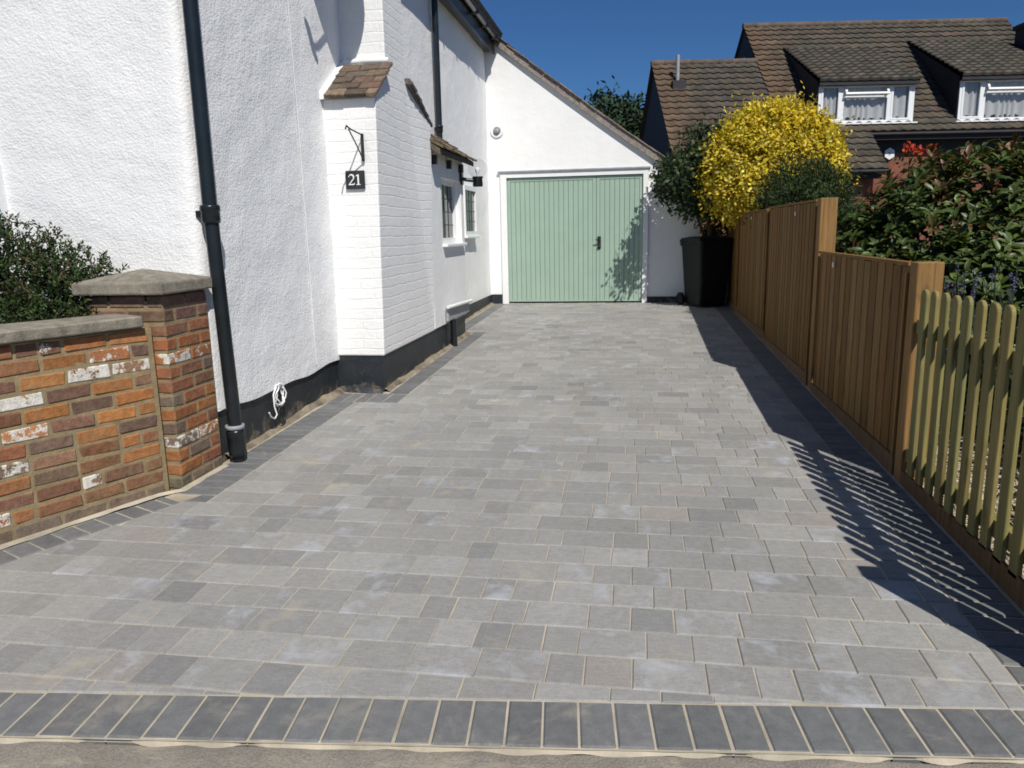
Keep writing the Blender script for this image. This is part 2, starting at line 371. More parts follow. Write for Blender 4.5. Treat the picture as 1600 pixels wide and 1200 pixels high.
# ------------------------------------------------------------------ ground
g = MB(); ys = [-40, 0, 5, 10, 14, 60, 200]; xs = [-150, -30, -8, 0, 8, 30, 150]
vs = [(x, y, gz(max(y, -2)) - 0.06) for y in ys for x in xs]; nx = len(xs)
g.add(vs, [(j*nx+i, j*nx+i+1, (j+1)*nx+i+1, (j+1)*nx+i) for j in range(len(ys)-1) for i in range(nx-1)])
tag(g.build('ground', M_soil), kind='structure')

def front_y(x): return 2.06 + 0.0985*x       # line between the field and the front border row
# sand bed of the driveway
DRIVE = [(-2.47, 4.0), (-2.47, 12.44), (0.95, 12.44), (1.40, 12.6), (1.37, 1.985), (-4.8, 1.377), (-3.4, 1.9), (-2.86, 2.82), (-2.46, 3.56)]
g = MB(); n = len(DRIVE)
g.add([(x, y, gz(y)-0.0045) for x, y in DRIVE], [tuple(range(n))[::-1]])
o = g.build('sand_joints', M_sand); fix_normals(o); tag(o, kind='structure')

def clip(poly, a, b, c):
    """keep the part with a*x+b*y >= c"""
    out = []; n = len(poly)
    for i in range(n):
        p, q = poly[i], poly[(i+1) % n]; dp = a*p[0]+b*p[1]-c; dq = a*q[0]+b*q[1]-c
        if dp >= 0: out.append(p)
        if dp*dq < 0: t = dp/(dp-dq); out.append((p[0]+(q[0]-p[0])*t, p[1]+(q[1]-p[1])*t))
    return out
def area(p): return 0.5*sum(p[i][0]*p[(i+1) % len(p)][1]-p[(i+1) % len(p)][0]*p[i][1] for i in range(len(p)))
def inset(poly, d):
    if area(poly) < 0: poly = poly[::-1]
    clean = [p for i, p in enumerate(poly) if math.hypot(p[0]-poly[i-1][0], p[1]-poly[i-1][1]) > 0.004]
    n = len(clean); out = []
    if n < 3: return None
    q = clean
    res = clean
    for i in range(n):
        p0, p1 = q[i], q[(i+1) % n]; ex, ey = p1[0]-p0[0], p1[1]-p0[1]; l = math.hypot(ex, ey); nx_, ny_ = -ey/l, ex/l
        res = clip(res, nx_, ny_, nx_*p0[0]+ny_*p0[1]+d)
        if len(res) < 3: return None
    return res
def paver(mb, poly, c, joint=0.0014, ch=0.0042):
    A = inset(poly, joint)
    if A is None or abs(area(A)) < 0.0014: return
    B = inset(A, ch)
    if B is None or len(B) != len(A): B = inset(A, ch*0.35)
    if B is None or len(B) != len(A):
        gx = sum(p[0] for p in A)/len(A); gy = sum(p[1] for p in A)/len(A); B = [(gx+(p[0]-gx)*.9, gy+(p[1]-gy)*.9) for p in A]
    # rotate B to match A
    k = min(range(len(B)), key=lambda i: math.hypot(B[i][0]-A[0][0], B[i][1]-A[0][1])); B = B[k:]+B[:k]
    n = len(A); dz = rnd(-0.0012, 0.0012); tx, ty = rnd(-0.006, 0.006), rnd(-0.006, 0.006); cx = sum(p[0] for p in A)/n; cy = sum(p[1] for p in A)/n
    f = lambda p, h: (p[0], p[1], gz(p[1])+dz+(p[0]-cx)*tx+(p[1]-cy)*ty+h)
    vs = [f(p, 0) for p in B]+[f(p, -0.005) for p in A]+[f(p, -0.03) for p in A]
    fs = [tuple(range(n))]+[(n+i, n+(i+1) % n, (i+1) % n, i) for i in range(n)]+[(2*n+i, 2*n+(i+1) % n, n+(i+1) % n, n+i) for i in range(n)]
    mb.add(vs, fs, c)

ROW = 0.167; FX = 1.15
field = MB()
WALL_D = Vector((0.424, 0.906)); WALL_N = Vector((0.906, -0.424))   # garden wall direction and its driveway-side normal
WC = WALL_N.dot(Vector((-2.72, 3.10)))
def bands(y0, y1, left):
    k = round((y0-5.63)/ROW); y = 5.63+k*ROW
    while y < y1-0.01:
        x = -4.9+rnd(0, 0.2); prev = None
        while x < FX:
            l = random.choice((0.228, 0.228, 0.152, 0.152, 0.118)); q = [(x+rnd(-.002,.002), y), (x+l, y), (x+l+rnd(-.002,.002), y+ROW), (x, y+ROW)]
            x += l
            q = clip(q, 1, 0, left); q = clip(q, -1, 0, -FX) if q else q
            q = clip(q, -0.0985, 1, 2.06) if q else q
            if y < 3.5 and q: q = clip(q, WALL_N.x, WALL_N.y, WC+0.20)
            if q and len(q) > 2:
                t = random.random()
                c = (0.285, 0.279, 0.264)
                if t < 0.045: c = (0.226, 0.224, 0.217)
                elif t < 0.30: c = (0.262, 0.258, 0.246)
                elif t < 0.50: c = (0.315, 0.308, 0.292)
                elif t < 0.53: c = (0.29, 0.272, 0.25)
                c = tone(tuple(1.04*x for x in c), 0.05, 0.06); bl = rnd(0.4, 1) if random.random() < 0.32 else rnd(0, 0.15)
                paver(field, q, (*c, bl))
        y += ROW
bands(1.29, 3.45, -4.9); bands(3.46, 5.63, -2.205); bands(5.63, 9.304, -1.86); bands(9.304, 12.42, -2.14)
tag(field.build('driveway', M_paver), kind='structure')

bd = MB(); CH = (0.150, 0.153, 0.154)
def soldier(p, d, nrm, length, depth, pitch=0.1035, clipper=None, base=CH):
    """row of blocks from p along unit d, blocks reaching 'depth' along nrm"""
    p = Vector(p); d = Vector(d).normalized(); nrm = Vector(nrm).normalized(); s = 0
    while s < length-0.02:
        e = min(s+pitch, length)
        q = [tuple(p+d*s), tuple(p+d*e), tuple(p+d*e+nrm*depth), tuple(p+d*s+nrm*depth)]
        if clipper: q = clipper(q)
        if q and len(q) > 2: paver(bd, q, (*tone(base, 0.12, 0.05), rnd(0, 0.6)), 0.0026, 0.0065)
        s = e
fd = Vector((1, 0.0985)).normalized(); fn = Vector((0.0985, -1)).normalized()
soldier((-4.9, front_y(-4.9)), fd, fn, 6.6, 0.205)
soldier((FX, 2.19), (0, 1), (1, 0), 10.3, 0.21)                                            # along the fence
wp = WALL_D*(-1.55)+Vector((-2.72, 3.10))
soldier((wp.x+WALL_N.x*.025, wp.y+WALL_N.y*.025), WALL_D, WALL_N, 2.03, 0.172, 0.104,
        lambda q: clip(q, -0.0985, 1, 2.06))
soldier((-2.43, 3.46), (0, 1), (1, 0), 2.17, 0.222, 0.1035, lambda q: clip(q, WALL_N.x, WALL_N.y, WC+0.19) if min(p[1] for p in q) < 3.56 else q)                                         # along the front part of the house
soldier((-2.13, 5.63), (1, 0), (0, 1), 0.27, 0.30, 0.135)
soldier((-2.43, 5.63), (1, 0), (0, 1), 0.30, 0.30, 0.10)
soldier((-2.035, 5.935), (0, 1), (1, 0), 3.37, 0.172)
soldier((-2.33, 9.304), (0, 1), (1, 0), 3.1, 0.188)
soldier((-2.33, 9.18), (1, 0), (0, 1), 0.29, 0.122, 0.10)
tag(bd.build('driveway_edging', M_border), kind='structure')
# sand spread along the foot of the walls
sw = MB()
def ribbon(mb, pts, w0, w1, dz, side, step=0.05, amp=0.02, hin=0.012, hout=0.0):
    rows = []
    for i in range(len(pts)-1):
        a, b = Vector(pts[i]), Vector(pts[i+1]); l = (b-a).length; k = max(1, int(l/step)); d = (b-a)/l; nn = Vector((d.y, -d.x))*side
        for j in range(k+(i == len(pts)-2)):
            q = a+d*(l*j/k); ww = w1+amp*noise.noise((q.x*9, q.y*9, 3.1))*2
            rows.append((q+nn*w0, q+nn*max(w0+.004, ww)))
    vs = []; fs = []
    for a, b in rows: vs += [(a.x, a.y, gz(a.y)+dz+hin), (b.x, b.y, gz(b.y)+dz+hout)]
    for i in range(len(rows)-1): fs.append((2*i, 2*i+1, 2*i+3, 2*i+2))
    mb.add(vs, fs)
wq = WALL_D*(-1.5)+Vector((-2.72, 3.10)); we = WALL_D*0.46+Vector((-2.72, 3.10))
ribbon(sw, [tuple(wq), tuple(we), (-2.44, 3.60), (-2.425, 4.03)], 0.0, 0.026, 0.0015, 1, 0.04, 0.010)
ribbon(sw, [(-4.8, front_y(-4.8)-.204), (1.4, front_y(1.4)-.204)], -0.004, 0.012, 0.0, 1, 0.012, 0.016, -.003, -.017)
o = sw.build('sand_spill', M_sand); tag(o, kind='structure')
# old concrete pavement in front of the edging
g = MB(); vs = []; fs = []; NX = 90; NY = 14
for j in range(NY):
    for i in range(NX):
        x = -5+8.0*i/(NX-1); y = front_y(x)-0.212-1.6*(j/(NY-1))**1.6
        h = -0.012+0.010*noise.noise((x*5, y*5, 0)) - (0.0 if j else 0.004)
        vs.append((x, y, gz(y)+h))
for j in range(NY-1):
    for i in range(NX-1): a = j*NX+i; fs.append((a+NX, a+NX+1, a+1, a))
g.add(vs, fs, None, True); tag(g.build('pavement', M_pave), kind='structure')
# gravel yard behind the picket fence
g = MB(); vs = [(1.45, 1.5, 0.03), (2.2, 1.5, 0.03), (2.0, 6.3, 0.13), (1.45, 6.3, 0.13)]
g.add(vs, [(0, 1, 2, 3)])
for k in range(2600):
    x, y = rnd(1.47, 2.1), rnd(1.6, 4.3); r = rnd(0.007, 0.016); z = gz(y)+0.002
    c = tone(random.choice(((0.46, 0.38, 0.26), (0.36, 0.29, 0.2), (0.6, 0.54, 0.43))), 0.15)
    g.add([(x-r, y, z), (x, y-r, z), (x+r, y, z), (x, y+r, z), (x+rnd(-.3, .3)*r, y, z+r)], [(0, 1, 4), (1, 2, 4), (2, 3, 4), (3, 0, 4)])
tag(g.build('gravel', M_gravel), kind='structure')

# ------------------------------------------------------------------ white house
house = thing('white_house', (-5.5, 8.0, 0.1), 'white roughcast cottage with black plinth and painted brick chimney beside the driveway', 'house')
def wall_strip(path, z0, z1, step, amp, base_wob=0.0):
    mb = MB(); pts = []
    s = 0
    for i in range(len(path)-1):
        a, b = Vector(path[i]), Vector(path[i+1]); l = (b-a).length; k = max(1, int(l/step)); d = (b-a)/l
        for j in range(k+(i == len(path)-2)): pts.append((a+d*(l*j/k), Vector((d.y, -d.x))))
    nz_ = int((z1-z0)/step)+1; vs = []; fs = []; m_ = len(pts)
    for j in range(nz_):
        for (q, nn) in pts:
            z = z0+(z1-z0)*j/(nz_-1)
            if j == 0: z += base_wob*noise.noise((q.x*2.5, q.y*2.5, 7))
            h = amp*(noise.noise((q.x*1.3, q.y*1.3, z*1.3))+0.5*noise.noise((q.x*4, q.y*4, z*4)))
            vs.append((q.x+nn.x*h, q.y+nn.y*h, z))
    for j in range(nz_-1):
        for i in range(m_-1): a = j*m_+i; fs.append((a, a+1, a+1+m_, a+m_))
    mb.add(vs, fs, None, True)
    # bottom drip lip of the render
    lip = []; lf = []
    for i in range(m_):
        q, nn = pts[i]; v = vs[i]; lip += [v, (v[0]-nn.x*0.03, v[1]-nn.y*0.03, v[2]-0.004)]
    for i in range(m_-1): lf.append((2*i, 2*i+2, 2*i+3, 2*i+1)[::-1])
    mb.add(lip, lf, None, False)
    return mb
PATH = [(-9, 4.06), (-2.52, 4.06), (-2.483, 4.075), (-2.465, 4.11), (-2.465, 7.2), (-2.40, 7.5), (-2.395, 12.5)]
wall_strip(PATH, 0.385, 4.42, 0.07, 0.012, 0.03).build('wall', M_render, house)
mb = MB(); mb.add([(-9, 4.06, 4.40), (-2.46, 4.06, 4.40), (-5.7, 4.06, 7.4)], [(0, 1, 2)])
mb.add([(-9, 12.5, 0), (-2.4, 12.5, 0), (-2.4, 12.5, 4.4), (-5.7, 12.5, 7.4), (-9, 12.5, 4.4)], [(0, 1, 2, 3, 4)])
mb.add([(-9, 4.06, 0), (-9, 12.5, 0), (-9, 12.5, 4.4), (-9, 4.06, 4.4)], [(0, 1, 2, 3)])
mb.build('gable', M_render, house)
# a thin raised cable line down the render and a vertical render joint
mb = MB(); mb.tube([(-2.455, 5.45, 3.4), (-2.452, 5.48, 2.4), (-2.455, 5.5, 1.4), (-2.453, 5.5, 0.44)], 0.0028, 6)
mb.build('cable_run', M_whitepaint, house)
pl = wall_strip([(-9, 4.085), (-2.53, 4.085), (-2.49, 4.12), (-2.487, 7.2), (-2.42, 9.0), (-2.385, 9.2), (-2.380, 12.44), (-2.19, 12.435)], -0.05, 0.40, 0.06, 0.006)
pl.build('plinth', M_plinth, house)

# chimney breast: YZ outline extruded across X
cb = MB(); X0, X1 = -2.60, -2.072
ZT = 0.425
def lean(z): return 0.020*max(0, z-ZT) if z < 2.6 else -0.013
out = [(6.0, ZT), (7.64, ZT), (7.64, 2.47), (7.00, 2.76), (7.00, 6.2), (6.46, 6.2), (6.46, 2.79), (6.0, 2.47)]
def ch_face(mb):
    n = len(out); f0 = [(X0, y, z) for y, z in out]; f1 = [(X1+lean(z), y, z) for y, z in out]
    mb.add(f0+f1, [tuple(range(n))[::-1], tuple(range(n, 2*n))]+[(i, i+n, (i+1) % n+n, (i+1) % n) for i in range(n)])
ch_face(cb); o = cb.build('chimney_breast', M_wbrick, house); fix_normals(o); chim = o
bv = chim.modifiers.new('soft_edges', 'BEVEL'); bv.width = 0.012; bv.segments = 2; bv.limit_method = 'ANGLE'
pb = MB(); pb.box((-2.6, 6.012, -0.02), (-2.092, 9.13, 0.432)); pb.build('chimney_plinth', M_plinth, house)
# rough mortar footing around the chimney foot
def lump_strip(path, h, wd, seedz, step=0.05):
    mb = MB(); pts = []
    for i in range(len(path)-1):
        a, b = Vector(path[i]), Vector(path[i+1]); l = (b-a).length; k = max(1, int(l/step)); d = (b-a)/l
        for j in range(k+(i == len(path)-2)): pts.append((a+d*(l*j/k), Vector((d.y, -d.x))))
    vs = []
    for q, nn in pts:
        hh = h*(0.5+0.6*noise.noise((q.x*2.3, q.y*2.3, seedz))+0.22*noise.noise((q.x*11, q.y*11, seedz))); ww = wd*(0.8+0.5*noise.noise((q.x*3, q.y*3, seedz+4))+0.25*noise.noise((q.x*13, q.y*13, seedz)))
        z = gz(q.y)
        vs += [(q.x-nn.x*.01, q.y-nn.y*.01, z+max(hh, .01)), (q.x+nn.x*ww*.45, q.y+nn.y*ww*.45, z+max(hh, .01)*.8), (q.x+nn.x*ww, q.y+nn.y*ww, z-.004)]
    fs = []
    for i in range(len(pts)-1):
        for k in range(2): a = 3*i+k; fs.append((a, a+3, a+4, a+1)[::-1])
    mb.add(vs, fs, None, True); return mb
lump_strip([(-2.487, 4.15), (-2.482, 6.0)], 0.06, 0.05, 1.0).build('mortar_footing', M_foot, house)
f2 = lump_strip([(-2.48, 6.0), (-2.085, 6.0)], 0.10, 0.05, 5.0); f2.build('mortar_footing', M_plinth, house)
lump_strip([(-2.085, 6.0), (-2.075, 9.13)], 0.055, 0.05, 9.0).build('mortar_footing', M_foot, house)
lump_strip([(-2.38, 9.2), (-2.375, 12.4)], 0.035, 0.04, 9.0).build('mortar_footing', M_foot, house)

def clay_tiles(mb, p, d, upv, nrm, width, rows, gauge, tw=0.165, thick=0.013, over=0.03, pal=None):
    """courses of flat clay tiles: p lower corner, d along the eave, upv up the slope"""
    pal = pal or ((0.165, 0.11, 0.08), (0.19, 0.12, 0.088), (0.145, 0.105, 0.078), (0.20, 0.145, 0.10), (0.12, 0.092, 0.07))
    d = Vector(d).normalized(); upv = Vector(upv).normalized(); nrm = Vector(nrm).normalized(); tilt = 0.10
    for r in range(rows):
        s = -(r % 2)*tw*0.5
        while s < width-0.01:
            a = max(s, 0); e = min(s+tw, width); s += tw
            if e-a < 0.02: continue
            u3 = (upv-nrm*tilt).normalized(); n3 = (nrm+upv*tilt).normalized()
            cc = Vector(p)+d*((a+e)/2)+upv*(gauge*r+gauge*0.62+rnd(-.006, .006)-over*.3)+nrm*(0.012+rnd(-.004, .004))
            mb.cbox(cc, (e-a-0.004, gauge*1.35, thick), (d, u3, n3), 0.005, 0.004, tone(random.choice(pal), 0.22, 0.08))
sl = Vector((0, 0.46, 0.32)).normalized(); sn = Vector((0, -0.32, 0.46)).normalized()
t = MB(); clay_tiles(t, (-2.43, 5.955, 2.465), (1, 0, 0), sl, sn, 0.425, 5, 0.108, 0.17, 0.030); sh = t.build('shoulder_tiles', M_tile, house)
t = MB(); t.prism([(-2.475, 5.95, 2.46), (-2.475, 6.47, 2.80), (-2.475, 6.47, 2.85), (-2.475, 5.95, 2.51)], (0.055, 0, 0))
t.tube([(-2.44, 6.45, 2.825), (-2.25, 6.445, 2.83), (-2.05, 6.45, 2.825)], 0.026, 8); t.build('mortar_fillet', M_whitepaint, house)
sl2 = Vector((0, -0.64, 0.29)).normalized(); sn2 = Vector((0, 0.29, 0.64)).normalized()
t = MB(); clay_tiles(t, (-2.02, 7.665, 2.455), (-1, 0, 0), sl2, sn2, 0.42, 5, 0.135, 0.14, 0.034, pal=((0.13, 0.11, 0.095), (0.16, 0.13, 0.11), (0.10, 0.09, 0.08))); t.prism([(-2.45, 7.65, 2.44), (-2.45, 7.0, 2.735), (-2.45, 7.0, 2.785), (-2.45, 7.65, 2.49)], (0.41, 0, 0), (0.14, 0.125, 0.11)); t.build('shoulder_tiles', M_tile, house)

# outshot with the first leaded window (opening left open between the pieces)
ob_ = MB(); ob_.box((-2.40, 7.64, 0.44), (-2.068, 9.15, 1.295)); ob_.box((-2.40, 7.64, 2.0), (-2.068, 9.15, 2.26))
ob_.box((-2.40, 7.64, 1.295), (-2.068, 8.10, 2.0)); ob_.box((-2.40, 9.02, 1.295), (-2.068, 9.15, 2.0))
ob_.add([(-2.40, 9.15, 2.26), (-2.068, 9.15, 2.26), (-2.40, 9.15, 2.50)], [(0, 1, 2)])
ob_.build('outshot_wall', M_white, house)
ps = Vector((-0.47, 0, 0.30)).normalized(); pn = Vector((0.30, 0, 0.47)).normalized()
t = MB(); clay_tiles(t, (-1.925, 7.60, 2.235), (0, 1, 0), ps, pn, 1.62, 4, 0.135, 0.16, 0.02,
                     pal=((0.15, 0.12, 0.075), (0.19, 0.13, 0.08), (0.12, 0.10, 0.065), (0.21, 0.17, 0.11)))
t.prism([(-1.94, 7.61, 2.235), (-2.40, 7.61, 2.53), (-2.40, 7.61, 2.47), (-1.94, 7.61, 2.18)], (0, 1.58, 0), (0.12, 0.10, 0.07))
t.build('pent_roof', M_tile, house)
for y in (7.74, 8.36, 8.93):
    t = MB(); t.box((-2.066, y, 2.10), (-2.015, y+0.045, 2.19)); t.build('rafter_foot', M_blackmat, house)
def leaded_window(x, y0, y1, z0, z1, rec):
    fr = MB(); xr = x-rec
    for (a, b) in (((y0, z0), (y0+.055, z1)), ((y1-.055, z0), (y1, z1)), ((y0+.055, z0), (y1-.055, z0+.06)), ((y0+.055, z1-.06), (y1-.055, z1))):
        fr.box((xr-.03, a[0], a[1]), (xr+.025, b[0], b[1]))
    w_ = fr.build('window', M_upvc, house)
    p = MB(); p.box((xr-.02, y0+.05, z0+.055), (xr-.008, y1-.05, z1-.055)); p.build('pane', M_glass, w_)
    ld = MB(); a0, a1, b0, b1 = y0+.055, y1-.055, z0+.06, z1-.06
    for k in range(1, 4): yy = a0+(a1-a0)*k/4; ld.box((xr-.008, yy-.005, b0), (xr-.002, yy+.005, b1))
    for k in range(1, 4): zz = b0+(b1-b0)*k/4; ld.box((xr-.0075, a0, zz-.005), (xr-.0025, a1, zz+.005))
    ld.build('leading', M_lead, w_)
    s_ = MB(); s_.cbox((max(x, xr)-.02, (y0+y1)/2, z0-.018), (.15, y1-y0+.05, .034), None, .006); s_.build('sill', M_upvc, w_)
    return w_
leaded_window(-2.068, 8.10, 9.02, 1.30, 2.0, 0.09)
leaded_window(-2.39, 10.42, 11.22, 1.37, 2.05, -0.03)
# front window just entering the picture at the left
fr = MB(); fr.box((-3.745, 4.02, 1.50), (-3.665, 4.075, 1.86)); fr.box((-3.73, 4.03, 1.86), (-3.69, 4.075, 2.7)); fr.box((-4.9, 4.02, 1.50), (-3.745, 4.075, 1.57)); fr.box((-4.9, 4.03, 1.83), (-3.745, 4.07, 1.87))
fw_ = fr.build('window', M_upvc, house); p = MB(); p.box((-4.9, 4.04, 1.57), (-3.745, 4.052, 1.83)); p.box((-4.9, 4.045, 1.87), (-3.73, 4.056, 2.7)); p.build('pane', M_glass, fw_)

# roof, gutter, downpipes
rf = MB(); SL = (Vector((-5.7, 0, 7.35))-Vector((-2.16, 0, 4.36)))
rf.prism([(-2.16, 3.88, 4.36), (-5.7, 3.88, 7.38), (-5.7, 3.88, 7.50), (-2.12, 3.88, 4.44)], (0, 8.66, 0), (0.14, 0.10, 0.075))
rf.prism([(-9.3, 3.88, 4.30), (-5.7, 3.88, 7.38), (-5.7, 3.88, 7.50), (-9.3, 3.88, 4.42)], (0, 8.66, 0), (0.14, 0.10, 0.075))
o = rf.build('roof', M_tile, house); fix_normals(o)
e_ = MB(); e_.box((-2.42, 4.05, 4.16), (-2.26, 12.42, 4.185)); e_.box((-2.26, 4.0, 4.12), (-2.235, 12.42, 4.37))
e_.build('fascia', M_blackpipe, house)
gt = MB(); vs = []; fs = []; K = 8
for yy in (3.95, 12.40):
    for k in range(K+1): a = math.pi+math.pi*k/K; vs.append((-2.178+0.056*math.cos(a), yy, 4.335+0.056*math.sin(a)))
    for k in range(K+1): a = math.pi+math.pi*(K-k)/K; vs.append((-2.178+0.048*math.cos(a), yy, 4.335+0.048*math.sin(a)))
m_ = 2*(K+1)
for k in range(m_): fs.append((k, (k+1) % m_, m_+(k+1) % m_, m_+k))
fs += [tuple(range(m_)), tuple(range(m_, 2*m_))[::-1]]; gt.add(vs, fs)
for yy in (9.3, 10.0, 10.7, 11.4, 12.1): gt.cbox((-2.178, yy, 4.315), (0.135, 0.05, 0.105), None, 0.02)
gut = gt.build('gutter', M_blackpipe, house); fix_normals(gut)
def pipe(x, y, z0, z1, r, collars, foot=None):
    p = MB(); p.tube([foot or (x, y, z0), (x, y, max(1.55, z0+.1)), (x, y, z1)], r, 16); o = p.build('downpipe', M_blackpipe, house)
    for (z, hh, rr) in collars:
        c = MB(); c.lathe((x, y, z), (0, 0, 1), [(r, -hh), (rr*.96, -hh), (rr, -hh*.6), (rr, hh*.3), (rr*1.06, hh*.35), (rr*1.06, hh*.8), (rr, hh), (r, hh)], 18)
        c.box((x-.085, y-.01, z-.015), (x-rr*.7, y+.03, z+.02)); c.build('collar', M_blackpipe, o)
    return o
dp = pipe(-2.392, 4.085, 0.09, 4.3, 0.041, [(1.55, 0.05, 0.053)], (-2.383, 4.125, 0.09))
c = MB(); c.lathe((-2.384, 4.12, 0.20), (0, 0, 1), [(.041, -.085), (.05, -.085), (.052, -.05), (.052, .03), (.055, .035), (.055, .07), (.052, .085), (.041, .085)], 18); c.build('shoe', M_blackpipe, dp)
c = MB(); c.lathe((-2.385, 4.118, 0.30), (0, 0, 1), [(0.042, -.012), (0.056, -.012), (0.056, .012), (0.042, .012)], 18); c.build('joint_ring', M_leadflash, dp)
pipe(-2.335, 9.16, 2.50, 4.28, 0.037, [(2.62, 0.04, 0.045)])
wp_ = MB(); wp_.tube([(-2.02, 8.02, 0.63), (-2.005, 8.05, 0.628), (-2.0, 8.5, 0.618), (-2.0, 9.10, 0.60)], 0.021, 10); wp_.build('waste_pipe', M_upvc, house)
wp_ = MB(); wp_.box((-2.056, 8.06, 0.47), (-2.03, 9.12, 0.61)); wp_.build('pipe_shadow_strip', M_leadflash, house)  # grey strip: the waste pipe's shadow on the wall, put in as colour
wp_ = MB(); wp_.tube([(-2.03, 8.28, 0.13), (-2.03, 8.28, 0.47)], 0.036, 12); wp_.build('drain_pipe', M_blackpipe, house)

# ------------------------------------------------------------------ things on the house wall
def stroke(mb, pts, wd, yy, th=0.004):
    """flat lettering stroke of varying width in an XZ plane at y = yy"""
    lo = []; hi = []
    for i, (x, z) in enumerate(pts):
        a = pts[max(i-1, 0)]; b = pts[min(i+1, len(pts)-1)]; dx, dz = b[0]-a[0], b[1]-a[1]; l = math.hypot(dx, dz) or 1
        w_ = wd[i]/2 if isinstance(wd, (list, tuple)) else wd/2
        lo.append((x+dz/l*w_, z-dx/l*w_)); hi.append((x-dz/l*w_, z+dx/l*w_))
    n = len(pts); vs = [(x, yy, z) for x, z in lo]+[(x, yy, z) for x, z in hi]+[(x, yy+th, z) for x, z in lo]+[(x, yy+th, z) for x, z in hi]
    fs = []
    for i in range(n-1):
        fs += [(i, i+1, n+i+1, n+i), (2*n+i, 2*n+i+1, i+1, i), (n+i, n+i+1, 3*n+i+1, 3*n+i)]
    fs += [(0, n, 3*n, 2*n), (n-1, 3*n-1, 4*n-1, 2*n-1)]
    mb.add(vs, fs)
pq = thing('house_number_plaque', (-2.228, 5.99, 1.77), 'small black slate plaque with white house number 21 on the painted chimney', 'house number')
p = MB(); p.cbox((-2.228, 5.985, 1.846), (0.158, 0.018, 0.142), None, 0.004); p.build('plate', M_slate, pq)
p = MB(); cx, cz = -2.258, 1.846
arc = [(cx-.021, cz+.022)]+[(cx+0.021*math.cos(R_(a)), cz+.019+0.021*math.sin(R_(a))) for a in range(165, -50, -18)]+[(cx-.004, cz-.018), (cx-.021, cz-.037)]
stroke(p, arc, [0.010, 0.007]+[0.006+0.006*max(0, math.sin(R_(i*17))) for i in range(len(arc)-4)]+[0.007, 0.005], 5.972)
stroke(p, [(cx-.023, cz-.036), (cx+.010, cz-.036), (cx+.024, cz-.033), (cx+.027, cz-.024)], [0.007, 0.009, 0.008, 0.004], 5.9715)
fix = p.build('digit', M_whitepaint, pq)
p = MB(); cx = -2.200
stroke(p, [(cx, cz-.038), (cx, cz+.040)], 0.012, 5.972); stroke(p, [(cx-.017, cz-.038), (cx+.017, cz-.038)], 0.005, 5.9715); stroke(p, [(cx-.018, cz+.028), (cx+.002, cz+.040)], 0.006, 5.9713)
p.build('digit', M_whitepaint, pq)
br_ = thing('basket_bracket', (-2.15, 5.99, 2.0), 'black wrought iron hanging basket bracket above the number plaque', 'bracket')
p = MB(); p.box((-2.160, 5.972, 1.985), (-2.140, 5.988, 2.195)); p.build('wall_bar', M_iron, br_)
p = MB(); p.tube([(-2.15, 5.975, 2.185), (-2.152, 5.74, 2.20), (-2.153, 5.66, 2.215), (-2.153, 5.64, 2.19)], 0.006, 8); p.build('arm', M_iron, br_)
p = MB(); p.tube([(-2.15, 5.972, 2.0), (-2.152, 5.86, 2.09), (-2.152, 5.70, 2.195)], 0.0055, 8); p.build('brace', M_iron, br_)

lamp = thing('wall_lamp', (-2.05, 9.0, 2.0), 'clear globe wall lamp on a black arm under the little tiled canopy', 'wall lamp')
p = MB(); p.cbox((-2.045, 9.0, 2.055), (0.025, 0.09, 0.19), None, 0.008); p.build('back_plate', M_blackpipe, lamp)
p = MB(); p.tube([(-2.04, 9.0, 2.03), (-1.95, 9.02, 2.015), (-1.87, 9.04, 2.01)], 0.022, 10); p.build('arm', M_blackpipe, lamp)
p = MB(); p.lathe((-1.865, 9.045, 1.94), (0, 0, 1), [(0.0, 0), (0.055, 0.0), (0.06, 0.02), (0.055, 0.09), (0.065, 0.10), (0.062, 0.115), (0.0, 0.115)], 16); p.build('holder', M_blackpipe, lamp)
p = MB(); pr = [(0.112*math.sin(R_(a)), -0.112*math.cos(R_(a))) for a in range(20, 181, 10)]; p.lathe((-1.865, 9.045, 2.145), (0, 0, 1), pr, 24); p.build('globe', M_clear, lamp)
p = MB(); p.lathe((-1.865, 9.045, 2.055), (0, 0, 1), [(0.012, 0), (0.013, 0.03), (0.03, 0.07), (0.028, 0.095), (0.0, 0.11)], 14); p.build('bulb', M_curtain, lamp)

cc = thing('cable_coil', (-2.47, 4.85, 0.2), 'coiled white cable hanging from the black plinth near the downpipe', 'cable')
p = MB(); pts = []
for k in range(46):
    a = 2*math.pi*k/15; rr = 0.062+0.012*math.sin(k*0.7)
    pts.append((-2.462+0.012*math.sin(k*1.1)+k*0.0003, 4.86+rr*math.cos(a)*1.0, 0.335+rr*1.15*math.sin(a)))
p.tube(pts, 0.0055, 7)
p.tube([(-2.45, 4.81, 0.40), (-2.445, 4.75, 0.36), (-2.44, 4.74, 0.28), (-2.44, 4.77, 0.215), (-2.44, 4.73, 0.195), (-2.44, 4.68, 0.22), (-2.44, 4.66, 0.255)], 0.0055, 7); p.build('white_cable', M_upvc, cc)
p = MB(); pts = [(-2.455, 4.87+0.05*math.cos(2*math.pi*k/12), 0.235-0.04+0.07*math.sin(2*math.pi*k/12)) for k in range(27)]; p.tube(pts, 0.005, 7); p.build('black_cable', M_blackmat, cc)

